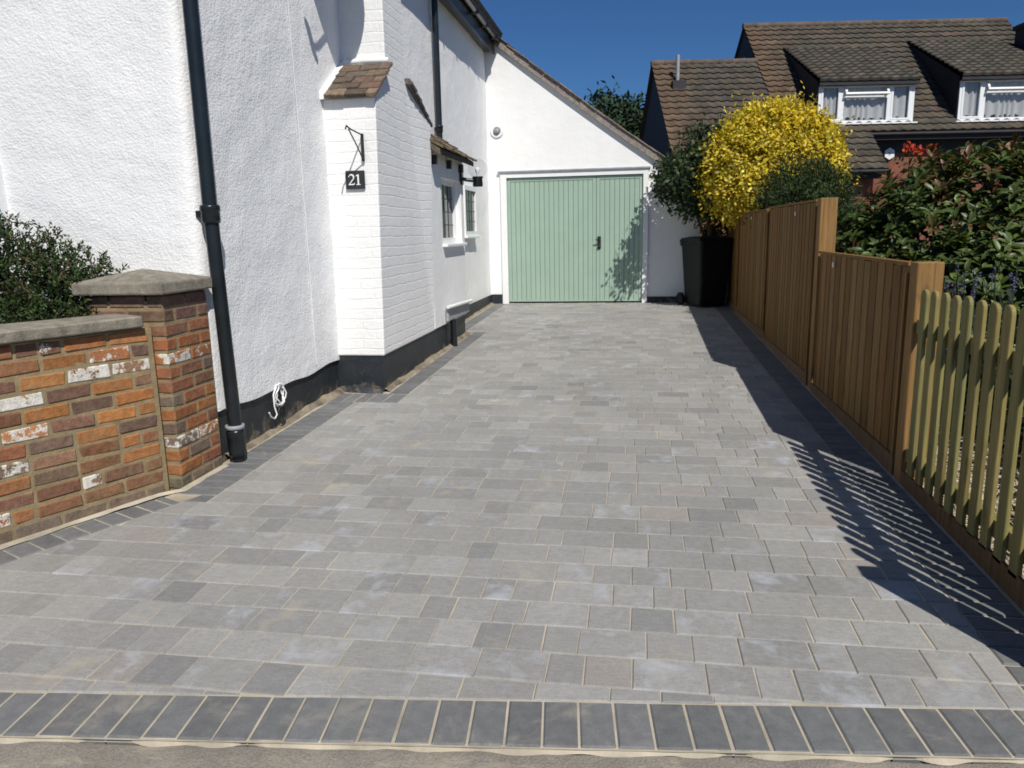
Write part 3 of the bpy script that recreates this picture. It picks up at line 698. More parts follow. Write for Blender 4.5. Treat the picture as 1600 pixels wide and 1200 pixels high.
dish = thing('satellite_dish', (-2.45, 5.95, 3.85), 'grey satellite dish on the cottage wall above the chimney shoulder, seen by its shadow', 'satellite dish')
p = MB(); dc = Vector((-2.235, 5.83, 3.83)); p.lathe(dc, SUN, [(0.0, -0.05), (0.10, -0.045), (0.2, -0.028), (0.30, 0.0), (0.303, 0.004), (0.2, -0.022), (0.0, -0.043)], 28); p.build('reflector', M_grey, dish)
p = MB(); p.tube([(-2.45, 5.95, 3.85), (-2.32, 5.92, 3.85), tuple(dc-SUN*0.04)], 0.02, 8); p.build('mount', M_grey, dish)
p = MB(); p.tube([tuple(dc+Vector((0, .06, -.26))), (-2.12, 5.35, 3.64), (-2.12, 5.25, 3.62)], 0.012, 8); p.tube([(-2.12, 5.28, 3.58), (-2.12, 5.20, 3.72)], 0.035, 10); p.build('receiver_arm', M_grey, dish)

# ------------------------------------------------------------------ garage
gar = thing('garage', (-0.7, 12.45, 0.25), 'white lean to garage with sage green double doors at the end of the driveway', 'garage')
GY = 12.45
def roof_z(x):   # underside line of the sloping roof, slightly sagging
    t = (x+2.40)/3.4; return 4.41+(1.94-4.41)*t-0.05*math.sin(math.pi*t)
gw = MB(); XS = [-2.40+i*0.1 for i in range(34)]+[0.95]
for i in range(len(XS)-1):
    a, b = XS[i], XS[i+1]
    lo = lambda x: 2.335
    if -2.16 <= (a+b)/2 <= 0.115: zz = 2.33
    else: zz = 0.20
    gw.add([(a, GY, zz), (b, GY, zz), (b, GY, roof_z(b)), (a, GY, roof_z(a))], [(0, 1, 2, 3)])
gw.add([(0.95, GY, 0.1), (0.95, 16.5, 0.1), (0.95, 16.5, roof_z(.95)), (0.95, GY, roof_z(.95))], [(0, 1, 2, 3)])
gw.build('wall', M_white, gar)
gf = MB(); gf.box((-2.195, GY-.03, 0.235), (-2.095, GY+.12, 2.335)); gf.box((0.07, GY-.03, 0.235), (0.15, GY+.12, 2.335)); gf.box((-2.095, GY-.028, 2.255), (0.07, GY+.12, 2.335))
dfr = gf.build('door_frame', M_upvc, gar)
gl = MB(); gl.box((-2.23, GY-.055, 2.337), (0.18, GY+.02, 2.36)); gl.build('drip_strip', M_leadflash, gar)
def leaf_door(x0, x1, grooves):
    m = MB(); n = grooves; st = 0.085; zb, zt = 0.275, 2.245; yb = GY+.035
    m.box((x0, yb-.028, zb), (x0+st*.6, yb+.01, zt)); m.box((x1-st*.6, yb-.028, zb), (x1, yb+.01, zt)); m.box((x0+st*.6, yb-.028, zt-.05), (x1-st*.6, yb+.01, zt)); m.box((x0+st*.6, yb-.028, zb), (x1-st*.6, yb+.01, zb+.02))
    a0, a1 = x0+st*.6, x1-st*.6; wdt = (a1-a0)/n
    for k in range(n):
        xa = a0+k*wdt
        m.prism([(xa+.005, yb-.020, zb+.02), (xa+wdt-.005, yb-.020, zb+.02), (xa+wdt, yb-.006, zb+.02), (xa+wdt, yb, zb+.02), (xa, yb, zb+.02), (xa, yb-.006, zb+.02)], (0, 0, zt-.05-zb-.02))
    return m.build('door', M_door, gar)
d1 = leaf_door(-2.090, -0.665, 17); d2 = leaf_door(-0.658, 0.066, 8)
for z in (0.70, 1.885):
    h = MB(); h.tube([(-2.097, GY-.012, z-.13), (-2.097, GY-.012, z+.13)], 0.012, 8); h.build('hinge', M_door, d1)
h = MB(); h.cbox((-0.615, GY-.002, 1.21), (0.055, 0.018, 0.20), None, 0.008); h.tube([(-0.615, GY-.01, 1.26), (-0.615, GY-.06, 1.26), (-0.67, GY-.065, 1.255)], 0.011, 8); h.lathe((-0.615, GY-.012, 1.15), (0, -1, 0), [(0.02, 0), (0.02, .02), (0, .022)], 12); h.build('handle', M_blackmat, d2)
b_ = MB(); b_.add([(-2.1, GY+.06, .2), (0.1, GY+.06, .2), (0.1, GY+.06, 2.3), (-2.1, GY+.06, 2.3)], [(0, 1, 2, 3)]); b_.build('dark_backing', M_doorgap, gar)
pl = MB(); pl.box((0.15, GY-.012, 0.2), (0.95, GY+.02, 0.345)); pl.build('plinth', M_plinth, gar)
v_ = MB(); v_.lathe((-2.235, GY-.002, 2.975), (0, -1, 0), [(0.105, 0), (0.105, .012), (0.088, .022), (0.06, .022), (0.058, .008), (0.03, .008)], 24); vt = v_.build('vent', M_upvc, gar)
v_ = MB(); v_.lathe((-2.235, GY-.012, 2.975), (0, -1, 0), [(0.055, 0), (0.05, .03), (0.0, .035)], 18); v_.build('cowl', M_grey, vt)
# sloping tiled roof with a ragged verge
gr_ = MB(); up3 = Vector((-3.4, 0, 2.47)).normalized(); nr3 = Vector((2.47, 0, 3.4)).normalized()
x = 1.02; k = 0
pal = ((0.20, 0.155, 0.13), (0.25, 0.18, 0.15), (0.16, 0.135, 0.12), (0.28, 0.22, 0.18))
while x > -2.36:
    for j in range(16):
        y0 = GY-0.09+j*0.27-(0.13 if k % 2 else 0)*(j > 0)
        c0 = Vector((x-.06, y0+.13+rnd(-.012, .012)*(j == 0), roof_z(x-.06)+.128))
        gr_.cbox(c0+nr3*rnd(-.006, .006), (0.27, 0.26, 0.017), (Vector((0, 1, 0)).cross(nr3)*1.0 if False else -up3, Vector((0, 1, 0)), (nr3-up3*0.09*0).normalized()), .003, .004, tone(random.choice(pal), 0.22))
    x -= 0.115; k += 1
N_ = 30
for i in range(N_):
    a, b = 1.02-3.40*i/N_, 1.02-3.40*(i+1)/N_
    gr_.prism([(a, GY-.06, roof_z(a)-.012), (b, GY-.06, roof_z(b)-.012), (b, GY-.06, roof_z(b)+.118), (a, GY-.06, roof_z(a)+.118)], (0, 4.1, 0), tone((0.27, 0.235, 0.205), 0.12))
o = gr_.build('roof', M_tile, gar); fix_normals(o)

# ------------------------------------------------------------------ brick garden wall with pillar
gwl = thing('garden_wall', (-2.75, 3.1, 0.06), 'low weathered red brick garden wall with concrete coping and capped end pillar', 'garden wall')
PAL = ((0.26, 0.125, 0.066), (0.24, 0.115, 0.066), (0.20, 0.115, 0.074), (0.30, 0.135, 0.064), (0.37, 0.155, 0.058), (0.22, 0.12, 0.072), (0.175, 0.108, 0.078), (0.26, 0.155, 0.095), (0.36, 0.15, 0.06))
d3 = Vector((WALL_D.x, WALL_D.y, 0)); n3 = Vector((WALL_N.x, WALL_N.y, 0)); z3 = Vector((0, 0, 1))
P0 = Vector((-2.72, 3.10, 0)); END = 0.485
bw = MB(); C_ = 0.0762
mort = MB()
core = lambda s, off, z: P0+d3*s-n3*off+z3*z
paint = {(2, 0): .52, (2, 1): .64, (3, 3): .72, (5, 3): .5, (9, 2): .66, (7, 4): .5}
for r in range(12):
    z = 0.055+r*C_+C_/2; s = END-(0.0 if r % 2 else 0.115)-rnd(0, .01); j = 0
    first = True
    while s > -1.75:
        l = 0.215 if not (first and r % 2 == 0) else 0.105
        if first: s = END+0.032
        first = False
        if random.random() < 0.15: l = 0.105
        c = random.choice(PAL); pa = 0.0
        rr = 11-r
        if (rr, j) in paint: pa = paint[(rr, j)]
        elif random.random() < 0.05: pa = rnd(.3, .6)
        cen = P0+d3*(s-l/2)-n3*(0.05+rnd(-.0012, .0012))+z3*(z+rnd(-.002, .002))
        if r == 0: c = (0.19, 0.14, 0.10)
        bw.cbox(cen, (l-0.0095, 0.10, C_-0.0098), (d3, -n3, z3), 0.008, 0.0036, (*tone(c, 0.2), pa))
        s -= l; j += 1
        mort.cur = (1, 1, 1, 0)
mort.prism([core(END+.05, .0048, .0), core(-1.8, .0048, .0), core(-1.8, .20, .0), core(END+.05, .20, .0)], (0, 0, 0.968))
wl = bw.build('brickwork', M_brick, gwl); o = mort.build('mortar', M_mortar, gwl); fix_normals(o); fix_normals(wl)
for (a, b) in ((END-.01, -0.22), (-0.235, -1.0), (-1.015, -1.8)):
    cp = MB(); mid = (a+b)/2; cp.cbox(P0+d3*mid-n3*0.10+z3*1.006, (abs(a-b), 0.285, 0.062), (d3, -n3, z3), 0.008, 0.004); o = cp.build('coping', M_conc, gwl); fix_normals(o)
cp = MB(); cp.prism([core(-.22, -.036, .978), core(-.235, -.036, .978), core(-.235, .236, .978), core(-.22, .236, .978)], (0, 0, .055)); o = cp.build('coping_joint', M_mortar, gwl); fix_normals(o)
# pillar
px0, px1, py0, py1 = -2.885, -2.440, 3.622, 4.045
pm = MB(); pm.box((px0+.003, py0+.0065, 0.0), (px1-.0055, py1, 1.10)); pm.build('mortar', M_mortar, gwl)
pb = MB(); PP = ((0.36, 0.15, 0.06), (0.33, 0.135, 0.06), (0.26, 0.11, 0.06), (0.34, 0.14, 0.06), (0.21, 0.105, 0.065), (0.18, 0.13, 0.095))
for r in range(14):
    z = 0.068+r*C_+C_/2; hB = C_-.0105
    if z > 1.10: break
    def bk(xa, xb, ya, yb):
        pa = 0.0
        if r in (9, 3) and random.random() < .6: pa = rnd(.36, .52)
        c = random.choice(PP) if r > 0 else (0.19, 0.15, 0.11)
        if r >= 12: c = (0.17, 0.10, 0.075)
        pb.cbox(((xa+xb)/2, (ya+yb)/2, z), (xb-xa-.009, yb-ya-.009, hB), None, .008, .0022, (*tone(c, .18), pa))
    if r % 2 == 0:
        bk(px1-.215, px1+.004, py0-.003, py0+.10); bk(px0, px1-.215, py0-.003, py0+.10); bk(px1-.10, px1+.004, py0+.10, py0+.315); bk(px1-.10, px1+.004, py0+.315, py1)
    else:
        bk(px1-.10, px1+.004, py0-.003, py0+.215); bk(px1-.10, px1+.004, py0+.215, py1); bk(px1-.315, px1-.10, py0-.003, py0+.10); bk(px0, px1-.315, py0-.003, py0+.10)
    bk(px0, px0+.10, py0+.10, py0+.315)
pil = pb.build('pillar', M_brick, gwl)
cp = MB(); ca, cb_, cc_, cd = px0-.04, px1+.035, py0-.045, py1+.02; za, zb_, zc = 1.135, 1.20, 1.262; mx_, my_ = (ca+cb_)/2, (cc_+cd)/2
cp.add([(ca, cc_, za), (cb_, cc_, za), (cb_, cd, za), (ca, cd, za), (ca, cc_, zb_), (cb_, cc_, zb_), (cb_, cd, zb_), (ca, cd, zb_), (mx_, my_, zc)],
       [(3, 2, 1, 0), (0, 1, 5, 4), (1, 2, 6, 5), (2, 3, 7, 6), (3, 0, 4, 7), (4, 5, 8), (5, 6, 8), (6, 7, 8), (7, 4, 8)])
o = cp.build('pillar_cap', M_conc, pil); bv = o.modifiers.new('worn_edges', 'BEVEL'); bv.width = .01; bv.segments = 2

# ------------------------------------------------------------------ fences
FXX = 1.385
BROWN = ((0.245, 0.128, 0.036), (0.225, 0.115, 0.031), (0.27, 0.148, 0.043), (0.205, 0.104, 0.029), (0.275, 0.160, 0.054))
def closeboard(y0, y1, zt, root):
    b = MB(); y = y0
    while y < y1-.02:
        wd = min(rnd(0.125, 0.15), y1-y); zb = gz(y0)+0.06; c = tone(random.choice(BROWN), 0.10)
        # feather edge: thick at one side, thin at the other
        b.prism([(FXX+.001, y, zb), (FXX+.005, y+wd+.012, zb), (FXX+.012, y+wd+.012, zb), (FXX+.014, y, zb)], (0, 0, zt-zb+rnd(-.004, .004)-.006), c)
        y += wd
    b.box((FXX-.012, y0, zt-.002), (FXX+.034, y1, zt+.016), tone(BROWN[0], .1))
    b.box((FXX-.016, y0, zt-.07+.03), (FXX-.004, y0+.028, gz(y0)+.1), tone(BROWN[2], .1)); b.box((FXX-.016, y1-.028, zt-.04), (FXX-.004, y1, gz(y1)+.1), tone(BROWN[2], .1))
    for z in (zt-.15, (zt+gz(y0))/2, gz(y0)+.25): b.box((FXX+.014, y0, z-.03), (FXX+.05, y1, z+.03), tone(BROWN[3], .1))
    p = b.build('panel', M_fence, root); fix_normals(p)
    g_ = MB(); g_.box((FXX-.012, y0, gz(y0)-.05), (FXX+.014, y1, gz(y0)+.098), tone((0.20, 0.115, 0.06), .1)); g_.build('gravel_board', M_fence, root)
    return p
def fpost(y, zt, root, w_=0.12):
    b = MB(); b.cbox((FXX+.055, y, zt/2), (w_+.005, w_*.9, zt), None, .004, 0, tone((0.29, 0.165, 0.058), .06)); return b.build('post', M_fence, root)
tf = thing('tall_panel_fence', (FXX, 9.3, 0.18), 'tall brown closeboard fence in three panels along the far right of the driveway', 'fence')
closeboard(6.44, 8.73, 1.600, tf); closeboard(8.82, 11.12, 1.585, tf); closeboard(11.21, 12.6, 1.575, tf)
for y, zt in ((6.345, 1.62), (8.775, 1.57), (11.165, 1.56), (12.66, 1.56)): fpost(y, zt, tf)
lf = thing('low_panel_fence', (FXX, 5.2, 0.1), 'lower brown closeboard fence panel between the tall fence and the picket fence', 'fence')
closeboard(4.235, 6.26, 1.205, lf); fpost(4.165, 1.225, lf)
for (y, z, rt_) in ((7.2, 1.50, tf), (9.9, 1.50, tf), (5.75, 1.12, lf)):
    b = MB(); b.box((FXX-.0185, y, z), (FXX-.0145, y+.03, z+.035)); b.build('maker_tag', M_whitepaint, rt_)
pf = thing('picket_fence', (FXX, 3.0, 0.06), 'green treated round topped picket fence with sunlit gravel behind it', 'fence')
GRN = ((0.262, 0.222, 0.078), (0.24, 0.213, 0.074), (0.285, 0.232, 0.084), (0.23, 0.21, 0.078))
def picket(y, zt, zb):
    m = MB(); wd = 0.070; th = 0.018; c = tone(random.choice(GRN), .08); poly = [(FXX-.012, y-wd/2, zb), (FXX-.012, y+wd/2, zb), (FXX-.012, y+wd/2, zt-.035)]
    for k in range(1, 8): a = math.pi*k/8; poly.append((FXX-.012, y+wd/2*math.cos(a), zt-.035+.035*math.sin(a)))
    poly.append((FXX-.012, y-wd/2, zt-.035)); m.prism(poly, (th, 0, 0), c); o = m.build('picket', M_picket, pf); fix_normals(o)
    bv = o.modifiers.new('eased', 'BEVEL'); bv.width = .003; bv.segments = 1; bv.limit_method = 'ANGLE'
for k in range(14): y = 3.985-k*0.124; picket(y+rnd(-.004, .004), 1.103+rnd(-.005, .005)+.0012*k, gz(y)+0.075)
for z in (0.905, 0.235):
    m = MB(); m.box((FXX+.0061, 2.1, z-.036), (FXX+.042, 4.10, z+.036), tone(GRN[1], .05)); m.build('rail', M_picket, pf)
m = MB(); m.box((FXX-.012, 2.1, -.03), (FXX+.004, 4.10, 0.150), (0.17, 0.10, 0.045)); m.build('gravel_board', M_fence, pf)
m = MB(); m.cbox((FXX+.03, 2.155, 0.56), (.10, .10, 1.16), None, .005, 0, GRN[0]); m.build('post', M_picket, pf)

# ------------------------------------------------------------------ wheelie bin
wb = thing('wheelie_bin', (1.015, 11.98, gz(11.9)), 'black wheelie bin standing in shade between the garage and the fence', 'wheelie bin', None, R_(24))
def loft(mb, rings):
    n = len(rings[0]); vs = [p for r in rings for p in r]; fs = [(i*n+k, i*n+(k+1) % n, (i+1)*n+(k+1) % n, (i+1)*n+k) for i in range(len(rings)-1) for k in range(n)]
    fs += [tuple(range(n))[::-1], tuple(range((len(rings)-1)*n, len(rings)*n))]; mb.add(vs, fs)
def rrect(hx, hy, z, r=0.05, oy=0.0):
    pts = []
    for (sx, sy, a0) in ((1, 1, 0), (-1, 1, 90), (-1, -1, 180), (1, -1, 270)):
        for k in range(4): a = R_(a0+30*k); pts.append((sx*(hx-r)+r*math.cos(a), oy+sy*(hy-r)+r*math.sin(a), z))
    return pts
m = MB(); loft(m, [rrect(.215, .24, .03), rrect(.225, .255, .12), rrect(.262, .315, .90), rrect(.272, .325, .905), rrect(.272, .325, .955)]); m.build('body', M_bin, wb, True)
m = MB(); loft(m, [rrect(.285, .345, .957, .05, -.01), rrect(.29, .35, .985, .05, -.01), rrect(.27, .32, 1.02, .05, 0), rrect(.16, .22, 1.045, .05, .02)]); m.box((-.12, -.375, .96), (.12, -.35, .985)); m.build('lid', M_bin, wb, True)
for s_ in (-1, 1):
    m = MB(); m.lathe((s_*.25, .27, .10), (s_, 0, 0), [(0, 0), (.1, 0), (.1, .045), (.06, .05), (0, .05)], 18); m.build('wheel', M_bin, wb, True)
m = MB(); m.tube([(-.24, .36, .93), (-.2, .40, .95), (.2, .40, .95), (.24, .36, .93)], .015, 8); m.build('handle', M_bin, wb, True)

# ------------------------------------------------------------------ planting
def rdir():
    z = rnd(-1, 1); a = rnd(0, 2*math.pi); r = math.sqrt(1-z*z); return Vector((r*math.cos(a), r*math.sin(a), z))
def leafq(mb, p, d, nrm, ln, wd, c, fold=0.0):
    d = d.normalized(); s = d.cross(nrm)
    if s.length < 1e-4: s = d.orthogonal()
    s.normalize(); n_ = s.cross(d)
    if fold:
        m1 = p+d*ln*.35; m2 = p+d*ln*.72-n_*ln*.06; e = p+d*ln-n_*ln*.16; h = n_*fold*wd
        mb.add([p, m1+s*wd*.5+h, m2+s*wd*.42+h, e, m2-s*wd*.42+h, m1-s*wd*.5+h, m1, m2], [(0, 6, 1), (6, 7, 2, 1), (7, 3, 2), (0, 5, 6), (6, 5, 4, 7), (7, 4, 3)], c, True)
    else:
        mb.add([p, p+d*ln*.5+s*wd*.5, p+d*ln, p+d*ln*.5-s*wd*.5], [(0, 1, 2, 3)], c, False)
def surf_pt(blobs, lo, hi):
    while True:
        b = random.choices(blobs, weights=[x[1][0]*x[1][1]+x[1][0]*x[1][2] for x in blobs])[0]; d = rdir(); k = rnd(lo, hi)
        cb, rb = Vector(b[0]), b[1]; p = cb+Vector((d.x*rb[0], d.y*rb[1], d.z*rb[2]))*k
        if any((((p.x-x[0][0])/x[1][0])**2+((p.y-x[0][1])/x[1][1])**2+((p.z-x[0][2])/x[1][2])**2) < .5 for x in blobs if x is not b): continue
        return p, Vector((d.x/rb[0], d.y/rb[1], d.z/rb[2])).normalized()
def clumpy(mb, blobs, nclump, per, spread, ln, wd, pal, lo=.72, hi=1.04, droop=0.0, vary=.25, fold=0.0, outward=.5, keep=None):
    for _ in range(nclump):
        p, o = surf_pt(blobs, lo, hi)
        if keep and not keep(p): continue
        base = random.choice(pal); kk = rnd(.75, 1.2)
        for _ in range(per):
            q = p+Vector((random.gauss(0, spread), random.gauss(0, spread), random.gauss(0, spread)))
            d = (rdir()+o*outward+Vector((0, 0, -droop))).normalized(); nn = (rdir()*.6+o+Vector((0, 0, .6)))
            c = tuple(min(.9, x*kk) for x in tone(base, vary)); sz = rnd(.7, 1.25)
            leafq(mb, q, d, nn, ln*sz, wd*sz, c, fold)
def trunk(base, top, r, root, limbs=(), name='trunk'):
    m = MB(); b, t = Vector(base), Vector(top); pts = [b+(t-b)*k/4+Vector((rnd(-.03, .03), rnd(-.03, .03), 0))*(k > 0) for k in range(5)]
    m.tube(pts, [r*(1.25-.15*k) for k in range(5)], 9)
    for e in limbs:
        s = b+(t-b)*rnd(.35, .9); e = Vector(e); mid = (s+e)/2+Vector((rnd(-.1, .1), rnd(-.1, .1), .06)); m.tube([s, mid, e], [r*.55, r*.38, r*.15], 7)
    return m.build(name, M_bark, root)

# golden privet
yb = thing('golden_shrub', (2.0, 11.6, .25), 'large rounded golden yellow shrub rising behind the tall brown fence', 'shrub')
YB = [((1.88, 11.55, 2.24), (.88, .82, .80)), ((1.48, 11.35, 2.12), (.60, .58, .66)), ((2.30, 11.6, 2.05), (.50, .58, .66)), ((1.75, 11.4, 2.55), (.60, .58, .48)), ((2.22, 11.5, 2.48), (.46, .5, .44)), ((1.26, 11.45, 2.0), (.34, .38, .42))]
YP = ((0.68, 0.51, 0.028), (0.72, 0.55, 0.035), (0.62, 0.47, 0.026), (0.76, 0.62, 0.09), (0.54, 0.43, 0.025), (0.40, 0.35, 0.025))
m = MB(); clumpy(m, YB, 3900, 12, .05, .058, .036, YP, .74, 1.03)
clumpy(m, YB, 170, 26, .085, .052, .03, YP[:4], .98, 1.12)
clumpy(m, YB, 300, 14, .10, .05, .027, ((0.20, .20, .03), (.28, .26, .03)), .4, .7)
for _ in range(60):
    p, o = surf_pt(YB, .98, 1.0)
    if o.z < .35: continue
    d = (o+Vector((rnd(-.2, .2), rnd(-.2, .2), 1))).normalized(); l = rnd(.1, .3)
    for k in range(14):
        q = p+d*l*k/13; leafq(m, q, (rdir()+d).normalized(), rdir(), .04, .016, tone(YP[3], .15))
m.build('crown', M_yel, yb)
trunk((2.0, 11.6, .2), (1.95, 11.55, 1.8), .05, yb, [(1.5, 11.4, 2.2), (2.4, 11.6, 2.2), (1.9, 11.4, 2.7), (1.3, 11.4, 1.9)])
# dark evergreen beside the garage
dk = thing('dark_shrub', (1.12, 12.15, .25), 'dark green evergreen shrub overhanging the garage corner behind the bin', 'shrub')
DB = [((.98, 11.85, 2.36), (.46, .5, .50)), ((.62, 12.0, 2.22), (.28, .33, .32)), ((1.05, 11.7, 1.95), (.42, .5, .45)), ((.45, 12.05, 2.12), (.22, .26, .22)), ((.50, 11.9, 2.05), (.26, .28, .22)), ((.75, 11.75, 1.85), (.26, .3, .26)), ((1.2, 12.75, 1.15), (.38, .3, .85)), ((.46, 11.35, 2.2), (.21, .25, .22)), ((1.3, 12.1, 2.45), (.45, .5, .45))]
DP = ((0.030, 0.055, 0.022), (0.040, 0.072, 0.028), (0.022, 0.042, 0.02), (0.055, 0.085, 0.03))
m = MB(); clumpy(m, DB, 1000, 10, .06, .078, .042, DP, .5, 1.08); m.build('crown', M_leaf, dk)
trunk((1.14, 12.2, .2), (1.05, 11.95, 1.9), .05, dk, [(.6, 11.95, 2.2), (1.3, 12.0, 2.5), (.6, 11.75, 2.0)])
# low dark conifer in front of the golden shrub
cf = thing('dark_conifer', (2.0, 9.8, .2), 'low dark green conifer between the golden shrub and the tall fence', 'conifer')
CB = [((1.95, 9.9, 1.60), (.50, .55, .60)), ((2.12, 9.55, 1.52), (.38, .5, .58)), ((1.75, 9.3, 1.5), (.28, .4, .45)), ((2.12, 8.6, 1.0), (.32, .6, .60)), ((1.72, 10.3, 1.5), (.32, .4, .42)), ((2.0, 9.2, 1.35), (.36, .5, .5))]
CP = ((0.024, 0.045, 0.014), (0.034, 0.060, 0.018), (0.045, 0.070, 0.02), (0.018, 0.034, 0.012))
m = MB(); clumpy(m, CB, 1900, 16, .05, .06, .015, CP, .6, 1.05, .1, .25, 0, 1.0, lambda p: p.x > 1.5 or p.z > 1.68); m.build('crown', M_needle, cf)
trunk((2.05, 9.7, .15), (2.05, 9.7, 1.2), .05, cf)
# large leaved red tipped shrub
ph = thing('red_tip_shrub', (2.9, 6.9, .15), 'big glossy green shrub with reddish young leaves behind the low fence', 'shrub')
PB = [((2.55, 6.85, 1.30), (.72, .65, .74)), ((2.0, 6.9, 1.15), (.42, .5, .42)), ((3.3, 6.7, 1.3), (.85, .7, .80)), ((4.1, 6.6, 1.35), (.9, .8, .85)), ((2.15, 6.9, 1.08), (.40, .5, .48)), ((3.0, 6.3, .95), (.8, .5, .7)), ((2.45, 6.2, .8), (.55, .5, .55)), ((3.8, 6.0, .9), (.8, .5, .75)), ((3.45, 7.0, 1.62), (.5, .5, .5)), ((2.24, 7.15, 1.46), (.36, .4, .27)), ((2.85, 7.1, 1.74), (.40, .4, .28))]
m = MB(); PG = ((0.055, 0.085, 0.018), (0.07, 0.105, 0.022), (0.042, 0.070, 0.017), (0.095, 0.125, 0.032)); PR = ((0.105, 0.062, 0.025), (0.085, 0.07, 0.024), (0.15, 0.065, 0.028), (0.09, 0.085, 0.025))
def whorl(p, o, young):
    ax = (o+Vector((0, 0, .9))+rdir()*.35).normalized(); t1 = ax.orthogonal().normalized(); t2 = ax.cross(t1); k = random.randint(5, 9); kk = rnd(.8, 1.25)
    for i in range(k):
        a = 2*math.pi*i/k+rnd(-.4, .4); el = rnd(.1, 1.0) if not young else rnd(.7, 1.5)
        d = (t1*math.cos(a)+t2*math.sin(a))+ax*el; c = tone(random.choice(PR if young else PG), .2); c = tuple(x*kk for x in c)
        leafq(m, p+ax*rnd(-.05, .04), d, ax, rnd(.07, .125), rnd(.028, .046), c, .22)
for _ in range(3100):
    p, o = surf_pt(PB, .45, 1.04)
    if p.x < 1.5: continue
    whorl(p, o, o.z > .55 and random.random() < .42 and p.z > 1.5 or random.random() < .04)
m.build('crown', M_gloss, ph)
trunk((2.9, 6.9, .1), (2.9, 6.8, .9), .05, ph, [(2.4, 6.8, 1.4), (3.3, 6.7, 1.5), (2.9, 6.4, 1.3), (4.0, 6.5, 1.4), (3.1, 7.0, 1.7)])
lo = thing('low_shrub', (2.6, 4.2, .08), 'low dark leafy planting in the shade behind the green picket fence', 'shrub')
m = MB(); clumpy(m, [((2.45, 4.6, .42), (.50, .8, .46)), ((2.5, 3.5, .40), (.52, .8, .45)), ((2.5, 2.6, .35), (.5, .7, .40)), ((3.2, 4.0, .5), (.7, 1.4, .55)), ((2.3, 5.2, .45), (.45, .6, .5))], 700, 9, .06, .085, .045, ((0.030, 0.052, 0.016), (0.042, 0.068, 0.02), (0.022, 0.040, 0.014)), .5, 1.05, keep=lambda p: p.x > 1.85)
for _ in range(90):
    q = Vector((rnd(1.62, 2.1), rnd(2.2, 3.6), .06))
    for k in range(9): leafq(m, q+Vector((rnd(-.05, .05), rnd(-.05, .05), rnd(0, .22))), rdir()+Vector((0, 0, .4)), rdir(), .06, .03, tone((0.04, 0.06, 0.02), .25))
m.build('crown', M_leaf, lo); trunk((2.6, 4.2, .0), (2.55, 4.1, .35), .02, lo, [(2.4, 3.4, .4), (2.5, 4.8, .45)])
# red young shoots
rd = thing('red_flowers', (2.62, 8.3, .2), 'small cluster of orange red blooms above the glossy shrub by the alarm box', 'flowers')
m = MB()
for cxy in ((2.62, 8.3, 2.14), (2.70, 8.32, 2.11), (2.82, 8.3, 2.12)):
    for _ in range(60): leafq(m, Vector(cxy)+rdir()*rnd(.01, .055), rdir(), rdir(), .035, .028, tone((0.55, 0.09, 0.045), .25))
m.build('blooms', M_flower, rd); m = MB()
for e in ((2.62, 8.3, 2.12), (2.75, 8.32, 2.1)): m.tube([(2.62, 8.4, .1), (2.66, 8.35, 1.2), e], [.012, .008, .004], 6, (.05, .06, .025))
for _ in range(160): leafq(m, Vector((rnd(2.55, 2.95), rnd(8.2, 8.5), rnd(1.6, 2.1))), rdir(), rdir(), .06, .03, tone(DP[3], .2))
m.build('stems', M_leaf, rd)
# purple flower spikes
pu = thing('lavender', (2.25, 5.5, .1), 'hazy purple lavender spikes behind the low fence end by the pickets', 'flowers')
m = MB(); st = MB()
for _ in range(80):
    bx, by = 2.15+random.gauss(0, .20), 5.35+random.gauss(0, .25); zt = rnd(.72, 1.14); lx, ly = rnd(-.12, .12), rnd(-.12, .12)
    if bx < 1.5: continue
    st.tube([(bx, by, .1), (bx+lx*.5, by+ly*.5, zt*.6), (bx+lx, by+ly, zt)], .0025, 4, (0.07, 0.10, 0.05), False)
    for k in range(12): leafq(m, Vector((bx+lx, by+ly, zt-.11*k/11))+rdir()*.008, rdir(), rdir(), .018, .012, tone((0.14, 0.13, 0.26), .3))
    for k in range(7): leafq(st, Vector((bx+lx*.3, by+ly*.3, rnd(.12, zt*.75))), rdir()+Vector((0, 0, .8)), rdir(), .07, .008, tone((0.08, 0.11, 0.055), .2))
m.build('flower_spikes', M_flower, pu); st.build('stems', M_leaf, pu)
# russet shrub glimpsed between
ru = thing('russet_shrub', (2.75, 9.6, .2), 'rusty orange shrub glimpsed between the conifer and the glossy shrub', 'shrub')
m = MB(); clumpy(m, [((2.62, 9.55, 1.28), (.16, .3, .42))], 160, 10, .04, .045, .02, ((0.34, 0.11, 0.045), (0.28, 0.09, 0.04), (0.2, 0.1, 0.04)), .3, 1.0); m.build('crown', M_leaf, ru)
trunk((2.7, 9.6, .15), (2.65, 9.55, 1.0), .02, ru)
